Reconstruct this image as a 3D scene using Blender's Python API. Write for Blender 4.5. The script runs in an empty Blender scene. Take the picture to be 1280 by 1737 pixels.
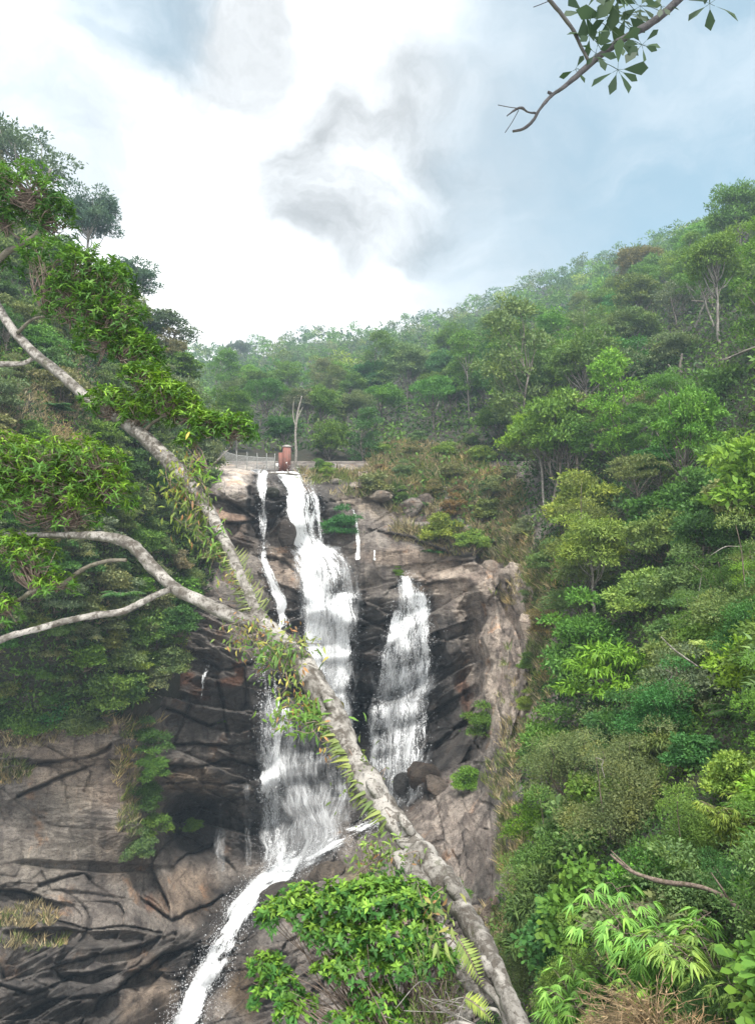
import bpy, math, numpy as np
from mathutils import Vector
PI = math.pi
R = math.radians
scene = bpy.context.scene
COL = scene.collection
rng = np.random.default_rng(7)

# ------------------------------------------------------------------ camera
F = 1152.0                 # focal length in photo pixels (photo is 1280 x 1737)
PITCH = R(5.0)
CP, SP = math.cos(PITCH), math.sin(PITCH)
cam_d = bpy.data.cameras.new("camera")
cam = bpy.data.objects.new("camera", cam_d)
COL.objects.link(cam)
cam.location = (0, 0, 0)
cam.rotation_euler = (R(90) + PITCH, 0, 0)
cam_d.sensor_fit = 'VERTICAL'
cam_d.sensor_height = 36.0
cam_d.lens = 36.0 * F / 1737.0
cam_d.clip_start = 0.05
cam_d.clip_end = 6000
scene.camera = cam

def rays(px, py):
    """direction with world Y = 1 through a photo pixel"""
    px = np.asarray(px, float); py = np.asarray(py, float)
    dx = (px - 640.0) / F
    dz = (868.5 - py) / F
    y = CP - dz * SP
    z = SP + dz * CP
    return np.stack([dx / y, np.ones_like(y), z / y], -1)

def at(px, py, d):
    return rays(px, py) * np.asarray(d, float)[..., None]

def vec(px, py, d):
    return Vector(at(px, py, d))

# ------------------------------------------------------------------ light
SUN_EL, SUN_AZ = R(60), R(172)      # azimuth from +Y towards +X; the sun stands high behind the viewer, veiled by cloud
scene.view_settings.view_transform = 'Standard'
scene.view_settings.look = 'None'
scene.view_settings.gamma = 1.0
scene.view_settings.use_curve_mapping = False
scene.view_settings.exposure = 0.95
sun_d = bpy.data.lights.new("sun", 'SUN')
sun = bpy.data.objects.new("sun", sun_d)
COL.objects.link(sun)
sun_d.energy = 3.3
sun_d.angle = R(5)
sun_d.color = (1.0, 0.96, 0.9)
sdir = Vector((math.cos(SUN_EL) * math.sin(SUN_AZ), math.cos(SUN_EL) * math.cos(SUN_AZ), math.sin(SUN_EL)))
sun.rotation_euler = (-sdir).to_track_quat('-Z', 'Y').to_euler()
sun.location = sdir * 200

class NT:
    def __init__(s, tree):
        s.t = tree; s.n = tree.nodes; s.l = tree.links
    def new(s, typ, **kw):
        n = s.n.new(typ)
        for k, v in kw.items():
            if k.startswith('i_'):
                n.inputs[k[2:].replace('_', ' ')].default_value = v
            else:
                setattr(n, k, v)
        return n
    def set(s, sock, v):
        if isinstance(v, bpy.types.NodeSocket): s.l.new(v, sock)
        else: sock.default_value = v
    def math(s, op, a, b=0.0, c=0.0, clamp=False):
        n = s.n.new('ShaderNodeMath'); n.operation = op; n.use_clamp = clamp
        for i, v in enumerate((a, b, c)): s.set(n.inputs[i], v)
        return n.outputs[0]
    def vmath(s, op, a, b=(0, 0, 0)):
        n = s.n.new('ShaderNodeVectorMath'); n.operation = op
        s.set(n.inputs[0], a); s.set(n.inputs[1], b)
        return n.outputs['Value'] if op in ('DOT_PRODUCT', 'LENGTH') else n.outputs[0]
    def mix(s, f, a, b, blend='MIX'):
        n = s.n.new('ShaderNodeMix'); n.data_type = 'RGBA'; n.blend_type = blend
        s.set(n.inputs[0], f); s.set(n.inputs[6], a); s.set(n.inputs[7], b)
        return n.outputs[2]
    def ramp(s, f, lo, hi, a=0.0, b=1.0, smooth=True):
        n = s.n.new('ShaderNodeMapRange'); n.interpolation_type = 'SMOOTHSTEP' if smooth else 'LINEAR'
        s.set(n.inputs[0], f)
        for i, v in enumerate((lo, hi, a, b)): s.set(n.inputs[i + 1], v)
        return n.outputs[0]
    def noise(s, v, scale, detail=4.0, rough=0.55, dist=0.0):
        n = s.n.new('ShaderNodeTexNoise')
        s.set(n.inputs['Vector'], v); n.inputs['Scale'].default_value = scale
        n.inputs['Detail'].default_value = detail; n.inputs['Roughness'].default_value = rough
        n.inputs['Distortion'].default_value = dist
        return n.outputs[0], n.outputs[1]
    def mapping(s, v, scale):
        n = s.n.new('ShaderNodeMapping'); s.l.new(v, n.inputs[0]); n.inputs['Scale'].default_value = scale
        return n.outputs[0]

# world: blue Nishita sky behind a broken sheet of bright cloud
world = bpy.data.worlds.new("World")
scene.world = world
world.use_nodes = True
world.node_tree.nodes.clear()
W = NT(world.node_tree)
sky = W.new('ShaderNodeTexSky', sky_type='NISHITA', sun_disc=False, sun_elevation=SUN_EL, sun_rotation=SUN_AZ)
bg_sky = W.new('ShaderNodeBackground'); bg_sky.inputs[1].default_value = 0.085
W.l.new(W.mix(.04, W.mix(1, sky.outputs[0], (.78, 1.22, 1.02, 1), 'MULTIPLY'), (4.2, 4.4, 4.3, 1)), bg_sky.inputs[0])   # thin high veil over the blue
tc = W.new('ShaderNodeTexCoord').outputs['Generated']
wn = W.noise(tc, 3.2, 6, 0.55)[1]
warp = W.vmath('SCALE', W.vmath('SUBTRACT', wn, (0.5, 0.5, 0.5)))
warp.node.inputs[3].default_value = 0.32
dirw = W.vmath('NORMALIZE', W.vmath('ADD', tc, warp))
def patch(px, py, rad, hard=0.0):
    d = Vector(rays(px, py)).normalized()
    return W.ramp(W.vmath('DOT_PRODUCT', dirw, tuple(d)), math.cos(R(rad)), math.cos(R(rad * hard)))
def total(lst):
    r = lst[0]
    for x in lst[1:]: r = W.math('MAXIMUM', r, x)
    return r
big = W.noise(W.mapping(dirw, (1, 1, 2.2)), 2.6, 8, 0.6)[0]
fine = W.noise(W.mapping(dirw, (1, 1, 1.8)), 6.0, 8, 0.6)[0]
grey = total([W.math('MULTIPLY', patch(600, 325, 11, 0), 1.45), W.math('MULTIPLY', patch(700, 305, 11, 0), 1.4), W.math('MULTIPLY', patch(790, 270, 8, 0), 1.1), W.math('MULTIPLY', patch(370, 20, 11, 0), 1.3), W.math('MULTIPLY', patch(270, 60, 10, 0), .9),
              W.math('MULTIPLY', patch(215, 210, 12, 0), .9), W.math('MULTIPLY', patch(110, 130, 13, 0), .8), W.math('MULTIPLY', patch(860, 420, 14, 0), .85), W.math('MULTIPLY', patch(690, 470, 12, 0), .7),
              W.math('MULTIPLY', patch(470, 560, 9, 0), .8), W.math('MULTIPLY', patch(800, 130, 15, 0), .4), W.math('MULTIPLY', patch(980, 330, 14, 0), .3)])
grey = W.math('POWER', W.math('MULTIPLY', grey, .60, clamp=True), 1.15)
grey = W.math('MULTIPLY', grey, W.ramp(fine, .28, .66, .5, 1.15, False))
grey = W.math('ADD', grey, W.ramp(big, .42, .75, 0, .2, False), clamp=True)
base_c = W.mix(grey, (.62, .62, .62, 1), (0.20, 0.183, 0.170, 1))
glow = total([patch(400, 340, 24, 0), W.ramp(W.new('ShaderNodeSeparateXYZ').outputs[2], .7, .95), W.ramp(W.new('ShaderNodeSeparateXYZ').outputs[1], .1, -.4)])  # unseen cloud overhead and behind the viewer brightened to fill the scene
for n_ in W.n:
    if n_.type == 'SEPXYZ': W.l.new(tc, n_.inputs[0])
ng = W.math('SUBTRACT', 1.0, grey, clamp=True)
glow = W.math('MULTIPLY', glow, W.math('MULTIPLY', ng, ng))
cloudcol = W.mix(glow, base_c, (1.45, 1.44, 1.42, 1))
blue = total([W.math('MULTIPLY', patch(1340, 190, 29, .1), .9), W.math('MULTIPLY', patch(1230, 330, 14, .1), .85), W.math('MULTIPLY', patch(1160, 40, 9, .1), .6), W.math('MULTIPLY', patch(-110, 60, 14, .1), .4), W.math('MULTIPLY', patch(215, -50, 7, .2), .7)])
blue = W.math('MULTIPLY', blue, W.ramp(big, .3, .62, .55, 1.0))
bg_cl = W.new('ShaderNodeBackground'); W.l.new(cloudcol, bg_cl.inputs[0]); bg_cl.inputs[1].default_value = 1.0
mixw = W.new('ShaderNodeMixShader')
W.l.new(blue, mixw.inputs[0]); W.l.new(bg_cl.outputs[0], mixw.inputs[1]); W.l.new(bg_sky.outputs[0], mixw.inputs[2])
wo = W.new('ShaderNodeOutputWorld')
W.l.new(mixw.outputs[0], wo.inputs[0])

# ------------------------------------------------------------------ mesh helpers
def link(o, parent=None):
    COL.objects.link(o)
    if parent is not None: o.parent = parent
    return o

def mesh_np(name, V, faces, mat=None, smooth=False, attrs=None, uv=None):
    """faces: list of (n,k) int arrays"""
    if isinstance(faces, np.ndarray): faces = [faces]
    faces = [np.asarray(f, np.int32) for f in faces if len(f)]
    me = bpy.data.meshes.new(name)
    V = np.asarray(V, np.float32)
    nl = sum(f.size for f in faces); nf = sum(len(f) for f in faces)
    me.vertices.add(len(V)); me.vertices.foreach_set('co', V.ravel())
    me.loops.add(nl); me.polygons.add(nf)
    me.loops.foreach_set('vertex_index', np.concatenate([f.ravel() for f in faces]))
    tot = np.concatenate([np.full(len(f), f.shape[1], np.int32) for f in faces])
    st = np.concatenate([[0], np.cumsum(tot)[:-1]]).astype(np.int32)
    me.polygons.foreach_set('loop_start', st)
    if smooth: me.polygons.foreach_set('use_smooth', np.ones(nf, bool))
    me.update(calc_edges=True)
    for k, a in (attrs or {}).items():
        a = np.asarray(a, np.float32)
        if a.ndim == 1:
            at_ = me.attributes.new(k, 'FLOAT', 'POINT'); at_.data.foreach_set('value', a)
        else:
            if a.shape[1] == 3: a = np.concatenate([a, np.ones((len(a), 1), np.float32)], 1)
            at_ = me.attributes.new(k, 'FLOAT_COLOR', 'POINT'); at_.data.foreach_set('color', a.ravel())
    if uv is not None:
        u = me.uv_layers.new(name='uv')
        idx = np.concatenate([f.ravel() for f in faces])
        u.data.foreach_set('uv', np.asarray(uv, np.float32)[idx].ravel())
    if mat: me.materials.append(mat)
    return me

def obj(name, me, parent=None):
    return link(bpy.data.objects.new(name, me), parent)

def tag(o, label=None, cat=None, group=None, kind=None):
    if label: o['label'] = label
    if cat: o['category'] = cat
    if group: o['group'] = group
    if kind: o['kind'] = kind
    return o

def empty(name, loc, label, cat, group=None):
    o = bpy.data.objects.new(name, None)
    o.empty_display_size = 0.2
    o.location = loc
    COL.objects.link(o)
    return tag(o, label, cat, group)

class Build:
    """collects tubes, boxes and leaves into one mesh"""
    def __init__(s): s.V = []; s.q = []; s.t = []; s.n6 = []; s.n = 0; s.A = []
    def add(s, V, q=None, t=None, h=None, tint=None):
        V = np.asarray(V, float)
        for lst, f in ((s.q, q), (s.t, t), (s.n6, h)):
            if f is not None and len(f): lst.append(np.asarray(f, np.int64) + s.n)
        s.V.append(V); s.n += len(V)
        s.A.append(np.broadcast_to(np.asarray(tint if tint is not None else (1, 1, 1), float), (len(V), 3)))
    def tube(s, P, rad, k=7, tint=None, bump=0.0, seed=0):
        P = np.asarray(P, float); n = len(P)
        rad = np.broadcast_to(np.asarray(rad, float), (n,)).copy()
        T = np.gradient(P, axis=0); T /= np.linalg.norm(T, axis=1)[:, None] + 1e-9
        up = np.array([0.0, 0, 1]) if abs(T[:, 2].mean()) < 0.8 else np.array([0.0, 1, 0])
        A = np.cross(T, up); A /= np.linalg.norm(A, axis=1)[:, None] + 1e-9
        B = np.cross(A, T)
        a = np.linspace(0, 2 * PI, k, endpoint=False)
        rr = rad[:, None] * np.ones((1, k))
        if bump:
            g = np.random.default_rng(seed)
            low = g.normal(size=(n, k)); low = (low + np.roll(low, 1, 1) + np.roll(low, -1, 1)) / 3
            lowr = np.repeat(g.normal(size=(n // 4 + 2, 1)), 4, 0)[:n]
            lowr = np.convolve(lowr[:, 0], np.ones(5) / 5, 'same')[:, None]
            rr = rr * (1 + bump * low + bump * 0.8 * lowr)
        V = P[:, None] + rr[..., None] * (np.cos(a)[None, :, None] * A[:, None] + np.sin(a)[None, :, None] * B[:, None])
        V = V.reshape(-1, 3)
        i = np.arange(n - 1)[:, None] * k; j = np.arange(k)[None]
        q = np.stack([i + j, i + (j + 1) % k, i + k + (j + 1) % k, i + k + j], -1).reshape(-1, 4)
        V = np.concatenate([V, P[:1], P[-1:]])
        c0, c1 = n * k, n * k + 1
        jj = np.arange(k)
        t = np.concatenate([np.stack([np.full(k, c0), (jj + 1) % k, jj], 1),
                            np.stack([np.full(k, c1), (n - 1) * k + jj, (n - 1) * k + (jj + 1) % k], 1)])
        s.add(V, q, t, tint=tint)
    def box(s, c, size, tint=None, rot=0.0):
        x, y, z = np.asarray(size, float) / 2
        V = np.array([[sx * x, sy * y, sz * z] for sx in (-1, 1) for sy in (-1, 1) for sz in (-1, 1)])
        cr, sr = math.cos(rot), math.sin(rot)
        V = np.stack([V[:, 0] * cr - V[:, 1] * sr, V[:, 0] * sr + V[:, 1] * cr, V[:, 2]], 1) + np.asarray(c, float)
        s.add(V, [[0, 1, 3, 2], [4, 6, 7, 5], [0, 4, 5, 1], [2, 3, 7, 6], [0, 2, 6, 4], [1, 5, 7, 3]], tint=tint)
    def leaves(s, P, D, N, L, Wd, shape='quad', tint=None):
        """leaf i grows from P along D with face normal N"""
        P = np.asarray(P, float); n = len(P)
        if n == 0: return
        D = D / (np.linalg.norm(D, axis=1)[:, None] + 1e-9)
        S = np.cross(D, N); S /= np.linalg.norm(S, axis=1)[:, None] + 1e-9
        N = np.cross(S, D)
        L = np.broadcast_to(np.asarray(L, float), (n,)); Wd = np.broadcast_to(np.asarray(Wd, float), (n,))
        if shape == 'quad':
            tp = [(0, 0, 0), (-.5, .45, .10), (0, 1, -.12), (.5, .45, .10)]
        elif shape == 'leaf':
            tp = [(0, 0, 0), (-.36, .22, .07), (-.5, .52, .07), (0, 1, -.16), (.5, .52, .07), (.36, .22, .07)]
        elif shape == 'ovate':
            tp = [(0, 0, 0), (-.34, .45, .03), (-.5, .72, .02), (0, 1, -.1), (.5, .72, .02), (.34, .45, .03)]
        else:   # lance
            tp = [(0, 0, 0), (-.5, .22, .05), (-.34, .6, -.03), (0, 1, -.26), (.34, .6, -.03), (.5, .22, .05)]
        tp = np.array(tp)
        V = (P[:, None] + tp[None, :, 0, None] * S[:, None] * Wd[:, None, None]
             + tp[None, :, 1, None] * D[:, None] * L[:, None, None] + tp[None, :, 2, None] * N[:, None] * L[:, None, None])
        k = len(tp)
        f = np.arange(n)[:, None] * k + np.arange(k)[None]
        if tint is not None:
            tint = np.asarray(tint, float)
            if tint.ndim == 2: tint = np.repeat(tint, k, 0)
        if k == 4: s.add(V.reshape(-1, 3), q=f, tint=tint)
        else: s.add(V.reshape(-1, 3), h=f, tint=tint)
    def mesh(s, name, mat, smooth=False, tint=False):
        V = np.concatenate(s.V)
        fs = [np.concatenate(x) for x in (s.q, s.t, s.n6) if x]
        return mesh_np(name, V, fs, mat, smooth, {'tint': np.concatenate(s.A)} if tint else None)
    def make(s, name, mat, parent=None, smooth=False, tint=False, origin=None):
        me = s.mesh(name, mat, smooth, tint)
        o = obj(name, me, parent)
        if parent is not None and parent.type == 'EMPTY':
            o.location = -Vector(parent.location)     # built in world space
        return o

def catmull(P, n):
    P = np.asarray(P, float)
    d = np.concatenate([[0], np.cumsum(np.linalg.norm(np.diff(P[:, :3], axis=0), axis=1) ** 0.5 + 1e-6)])
    Q = np.concatenate([[2 * P[0] - P[1]], P, [2 * P[-1] - P[-2]]])
    t = np.linspace(0, len(P) - 1 - 1e-6, n)
    i = t.astype(int); f = (t - i)[:, None]
    p0, p1, p2, p3 = Q[i], Q[i + 1], Q[i + 2], Q[i + 3]
    return 0.5 * (2 * p1 + (p2 - p0) * f + (2 * p0 - 5 * p1 + 4 * p2 - p3) * f ** 2 + (3 * p1 - p0 - 3 * p2 + p3) * f ** 3)

# ------------------------------------------------------------------ numpy noise
def _h(ix, iy, iz, s):
    h = (ix.astype(np.int64) * 374761393 + iy.astype(np.int64) * 668265263 + iz.astype(np.int64) * 2147483647 + s * 974634541) & 0x7fffffff
    h = (h ^ (h >> 13)) * 1274126177 & 0x7fffffff
    return ((h ^ (h >> 16)) & 0xffff) / 65535.0
def vnoise(P, s=0):
    i = np.floor(P).astype(np.int64); f = P - i; f = f * f * (3 - 2 * f)
    r = 0
    for a in (0, 1):
        for b in (0, 1):
            for c in (0, 1):
                w = (f[..., 0] if a else 1 - f[..., 0]) * (f[..., 1] if b else 1 - f[..., 1]) * (f[..., 2] if c else 1 - f[..., 2])
                r = r + w * _h(i[..., 0] + a, i[..., 1] + b, i[..., 2] + c, s)
    return r
def fbm(P, oct=4, s=0, gain=0.5):
    r = 0; a = 1; t = 0
    for k in range(oct):
        r = r + a * vnoise(P * 2.03 ** k + 17.3 * k, s + k); t += a; a *= gain
    return r / t
def voro(a, b, s=0, jit=0.95):
    """2-D cells: F1, F2-F1, cell ids, local offset"""
    ia, ib = np.floor(a).astype(np.int64), np.floor(b).astype(np.int64)
    best = np.full(a.shape, 9.0); second = np.full(a.shape, 9.0)
    idn = np.zeros(a.shape); id2 = np.zeros(a.shape); la = np.zeros(a.shape); lb = np.zeros(a.shape)
    z = np.zeros_like(ia)
    for da in (-1, 0, 1):
        for db in (-1, 0, 1):
            ca, cb = ia + da, ib + db
            xa = ca + .5 + jit * (_h(ca, cb, z, s) - .5); xb = cb + .5 + jit * (_h(ca, cb, z, s + 91) - .5)
            d = np.hypot(a - xa, b - xb)
            m = d < best
            second = np.where(m, best, np.minimum(second, d))
            idn = np.where(m, _h(ca, cb, z, s + 7), idn); id2 = np.where(m, _h(ca, cb, z, s + 53), id2)
            la = np.where(m, a - xa, la); lb = np.where(m, b - xb, lb)
            best = np.where(m, d, best)
    return best, second - best, idn, id2, la, lb
def sstep(x, a, b):
    t = np.clip((x - a) / (b - a), 0, 1); return t * t * (3 - 2 * t)
class RBF:
    def __init__(s, pts):
        pts = np.asarray(pts, float)
        s.c = pts[:, :2] / 1000.0; v = np.log(pts[:, 2]); n = len(pts)
        r = np.linalg.norm(s.c[:, None] - s.c[None], axis=2)
        A = np.zeros((n + 3, n + 3)); A[:n, :n] = r - np.eye(n) * 0.004
        A[:n, n] = 1; A[:n, n + 1:] = s.c; A[n, :n] = 1; A[n + 1:, :n] = s.c.T
        s.w = np.linalg.solve(A, np.concatenate([v, [0, 0, 0]])); s.n = n
    def __call__(s, px, py):
        px = np.asarray(px, float); py = np.asarray(py, float)
        sh = np.broadcast(px, py).shape
        X = np.stack([np.broadcast_to(px, sh).ravel(), np.broadcast_to(py, sh).ravel()], 1) / 1000.0
        out = np.empty(len(X))
        for i in range(0, len(X), 20000):
            x = X[i:i + 20000]
            r = np.sqrt(((x[:, None] - s.c[None]) ** 2).sum(2))
            out[i:i + 20000] = r @ s.w[:s.n] + s.w[s.n] + x @ s.w[s.n + 1:]
        return np.exp(out).reshape(sh)
def blobs(px, py, lst):
    """max of soft ellipses (cx, cy, rx, ry, value)"""
    r = np.zeros(np.broadcast(px, py).shape)
    for cx, cy, rx, ry, v in lst:
        d = np.hypot((px - cx) / rx, (py - cy) / ry)
        r = np.maximum(r, v * (1 - sstep(d, 0.55, 1.15)))
    return r
def in_poly(px, py, poly):
    px = np.asarray(px, float); py = np.asarray(py, float)
    c = np.zeros(np.broadcast(px, py).shape, bool); n = len(poly)
    for i in range(n):
        x1, y1 = poly[i]; x2, y2 = poly[(i + 1) % n]
        if y1 == y2: continue
        c ^= ((y1 > py) != (y2 > py)) & (px < (x2 - x1) * (py - y1) / (y2 - y1) + x1)
    return c
# ------------------------------------------------------------------ terrain materials
def material(name):
    m = bpy.data.materials.new(name); m.use_nodes = True
    t = NT(m.node_tree); t.n.clear()
    out = t.new('ShaderNodeOutputMaterial')
    return m, t, out

def rock_mat():
    m, t, out = material("rock")
    p = t.new('ShaderNodeBsdfPrincipled')
    pos = t.new('ShaderNodeNewGeometry').outputs['Position']
    col = t.new('ShaderNodeAttribute', attribute_name='tint').outputs['Color']
    wet = t.new('ShaderNodeAttribute', attribute_name='wet').outputs['Fac']
    n1 = t.noise(pos, 0.55, 8, 0.62)[0]
    n2 = t.noise(pos, 4.5, 8, 0.7)[0]
    st = t.noise(t.mapping(pos, (1.1, 0.6, 0.07)), 1.0, 6, 0.6)[0]       # run-off streaks
    st2 = t.noise(t.mapping(pos, (3.5, 2.0, 0.16)), 1.0, 5, 0.6)[0]
    lay = t.noise(t.mapping(pos, (0.16, 0.2, 2.6)), 1.0, 6, 0.6, 0.3)[0]    # bedding
    c = t.mix(t.ramp(n1, .34, .66), t.mix(1, col, (.62, .58, .56, 1), 'MULTIPLY'), t.mix(1, col, (1.3, 1.26, 1.2, 1), 'MULTIPLY'))
    c = t.mix(t.ramp(st, .5, .64, 0, .62), c, t.mix(1, c, (.36, .35, .37, 1), 'MULTIPLY'))
    c = t.mix(t.ramp(st2, .56, .7, 0, .45), c, t.mix(1, c, (1.5, 1.42, 1.3, 1), 'MULTIPLY'))
    c = t.mix(t.ramp(lay, .56, .66, 0, .35), c, t.mix(1, c, (.5, .48, .47, 1), 'MULTIPLY'))
    rust = t.math('MULTIPLY', t.ramp(t.noise(pos, .42, 5, .6)[0], .58, .7), .55)
    c = t.mix(rust, c, t.mix(1, c, (1.45, .95, .6, 1), 'MULTIPLY'))
    lich = t.math('MULTIPLY', t.ramp(n2, .62, .72), t.ramp(t.noise(pos, .9, 3, .5)[0], .5, .68, 0, .55))
    c = t.mix(lich, c, (.42, .41, .38, 1))
    c = t.mix(t.ramp(n2, .3, .7, 0, .55), c, t.mix(1, c, (.6, .58, .56, 1), 'MULTIPLY'))
    n4 = t.noise(pos, 13, 6, .7)[0]; n5 = t.noise(t.mapping(pos, (2.2, 2.2, 5.5)), 1.0, 9, .72, .6)[0]
    c = t.mix(t.ramp(n4, .46, .60, 0, .6), c, t.mix(1, c, (.45, .44, .43, 1), 'MULTIPLY'))
    c = t.mix(t.ramp(n5, .53, .60, 0, .7), c, t.mix(1, c, (.42, .40, .39, 1), 'MULTIPLY'))
    c = t.mix(t.ramp(n5, .42, .34, 0, .6), c, t.mix(1, c, (1.45, 1.4, 1.33, 1), 'MULTIPLY'))
    c = t.mix(wet, c, t.mix(1, c, (.24, .25, .27, 1), 'MULTIPLY'))
    t.l.new(c, p.inputs['Base Color'])
    t.l.new(t.ramp(wet, 0, 1, .85, .36), p.inputs['Roughness'])
    p.inputs['Specular IOR Level'].default_value = 0.35
    hgt = t.math('ADD', t.math('MULTIPLY', n2, .5), t.math('MULTIPLY', lay, .4))
    hgt = t.math('ADD', hgt, t.math('MULTIPLY', t.noise(pos, 1.6, 8, .65)[0], 1.2))
    hgt = t.math('ADD', hgt, t.math('ADD', t.math('MULTIPLY', n5, 1.2), t.math('MULTIPLY', n4, .35)))
    b = t.new('ShaderNodeBump'); b.inputs['Strength'].default_value = 0.9; b.inputs['Distance'].default_value = 0.35
    t.l.new(hgt, b.inputs['Height']); t.l.new(b.outputs[0], p.inputs['Normal'])
    t.l.new(p.outputs[0], out.inputs[0])
    return m

def soil_mat():
    m, t, out = material("soil")
    p = t.new('ShaderNodeBsdfPrincipled'); p.inputs['Roughness'].default_value = 0.95
    pos = t.new('ShaderNodeNewGeometry').outputs['Position']
    n1 = t.noise(pos, 0.35, 7, .65)[0]; n2 = t.noise(pos, 3.0, 7, .7)[0]
    c = t.mix(t.ramp(n1, .35, .65), (.022, .024, .012, 1), (.045, .036, .024, 1))  # leaf litter brown, deepened to paint shade into gaps between crowns
    c = t.mix(t.ramp(n2, .4, .7, 0, .7), c, (.016, .02, .01, 1))
    t.l.new(c, p.inputs['Base Color'])
    b = t.new('ShaderNodeBump'); b.inputs['Distance'].default_value = .4; b.inputs['Strength'].default_value = .8
    t.l.new(n2, b.inputs['Height']); t.l.new(b.outputs[0], p.inputs['Normal'])
    t.l.new(p.outputs[0], out.inputs[0])
    return m
M_ROCK, M_SOIL = rock_mat(), soil_mat()

# ------------------------------------------------------------------ terrain: distance of the ground along each sight line
RIDGE = np.array([(-700, 640), (0, 620), (150, 616), (300, 604), (400, 602), (540, 580), (640, 574), (760, 544), (860, 506), (980, 466), (1100, 426), (1220, 398),
                  (1280, 372), (1400, 300), (1800, 120), (2200, 0)], float)
def ridge(px): return np.interp(px, RIDGE[:, 0], RIDGE[:, 1])
MAIN = [(-300, 640, 420), (150, 616, 420), (300, 604, 420), (400, 602, 430), (540, 580, 430), (640, 574, 420), (760, 544, 400), (860, 506, 380), (980, 466, 350), (1100, 426, 300),
        (1220, 398, 240), (1280, 372, 200), (1400, 300, 170), (1800, 120, 120), (2200, 0, 100),
        (300, 670, 280), (450, 655, 250), (600, 640, 235), (750, 615, 215), (900, 565, 235), (980, 520, 240), (1050, 500, 230), (1100, 475, 215), (1150, 475, 180), (1200, 470, 135), (1280, 450, 100), (1500, 380, 80),
        (350, 740, 130), (450, 720, 140), (600, 720, 125), (750, 700, 118), (900, 680, 112), (900, 620, 165), (1000, 640, 108), (1000, 580, 165), (1080, 540, 150), (1100, 600, 90), (1200, 560, 80), (1280, 540, 70), (1500, 500, 55),
        (360, 785, 86), (430, 785, 88), (500, 788, 88), (600, 806, 86), (640, 792, 90), (700, 780, 88), (800, 785, 84), (900, 800, 77), (1000, 780, 70), (1100, 760, 62), (1200, 740, 54), (1280, 720, 47), (1500, 700, 38),
        (340, 797, 77), (400, 803, 78), (460, 808, 78), (520, 817, 78), (580, 832, 78), (620, 852, 78), (680, 852, 78), (760, 852, 77), (840, 870, 74),
        (400, 860, 75.5), (470, 860, 76), (540, 870, 75.5), (400, 925, 74.5), (470, 925, 75.3), (530, 915, 75.3), (540, 932, 73), (600, 960, 72), (450, 950, 73.2), (420, 1000, 71.5), (520, 1010, 70.8), (600, 1010, 71),
        (660, 960, 73), (700, 970, 72.5), (760, 960, 71.5), (840, 950, 68),
        (480, 1060, 69.5), (560, 1060, 70), (640, 1060, 70.5), (700, 1060, 70.5), (770, 1060, 69), (830, 1060, 65), (880, 1060, 61),
        (450, 1150, 68.5), (540, 1150, 69), (620, 1150, 69.8), (700, 1150, 69.8), (770, 1150, 68.5), (820, 1150, 64), (880, 1150, 57),
        (440, 1250, 68), (560, 1250, 68.5), (700, 1250, 69), (760, 1250, 67), (820, 1250, 60),
        (450, 1350, 68), (560, 1350, 68.3), (660, 1350, 67.5), (720, 1330, 63), (780, 1340, 57), (850, 1330, 49),
        (440, 1450, 66.5), (500, 1455, 66), (580, 1410, 65.5), (640, 1390, 64),
        (340, 900, 71), (330, 1000, 68), (300, 1080, 65), (290, 1150, 62), (290, 1250, 61), (300, 1340, 61.5), (310, 1400, 64.5), (400, 1400, 68), (380, 1330, 65.5), (330, 1450, 63.5), (380, 1480, 65.5),
        (380, 1550, 60), (330, 1650, 54), (280, 1737, 49), (250, 1850, 44),
        (0, 1200, 55), (100, 1220, 54.5), (200, 1230, 55), (0, 1400, 52), (100, 1400, 53), (200, 1400, 54), (240, 1400, 55), (250, 1500, 57), (0, 1560, 49), (0, 1600, 45.5), (120, 1570, 51), (120, 1610, 48), (230, 1620, 51), (0, 1737, 42), (120, 1737, 43), (220, 1737, 46),
        (-250, 1200, 53), (-250, 1737, 41),
        (425, 1560, 56), (480, 1500, 60), (560, 1470, 58), (640, 1450, 56), (430, 1620, 50.5), (500, 1590, 51), (600, 1590, 48), (700, 1500, 49), (420, 1737, 43.5), (560, 1737, 38), (700, 1650, 38),
        (740, 1420, 52), (800, 1450, 46), (860, 1450, 40), (760, 1550, 40), (830, 1560, 36), (760, 1650, 33), (850, 1700, 26), (800, 1800, 22),
        (930, 950, 58), (930, 1100, 50), (930, 1250, 38), (930, 1400, 30), (930, 1550, 23), (930, 1737, 15),
        (1100, 900, 46), (1100, 1050, 37), (1100, 1200, 28), (1100, 1400, 19.5), (1100, 1550, 13.5), (1100, 1737, 9),
        (1280, 900, 34), (1280, 1100, 25), (1280, 1300, 17), (1280, 1500, 11.5), (1280, 1737, 7.5), (1500, 1000, 23), (1500, 1737, 5.5), (1700, 900, 24), (2000, 1000, 16),
        (900, 2000, 10), (600, 2000, 20), (0, 2000, 33), (1280, 2000, 5.5), (-400, 2000, 32), (2000, 2000, 4), (-600, 1000, 50)]
D = RBF(MAIN)

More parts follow.
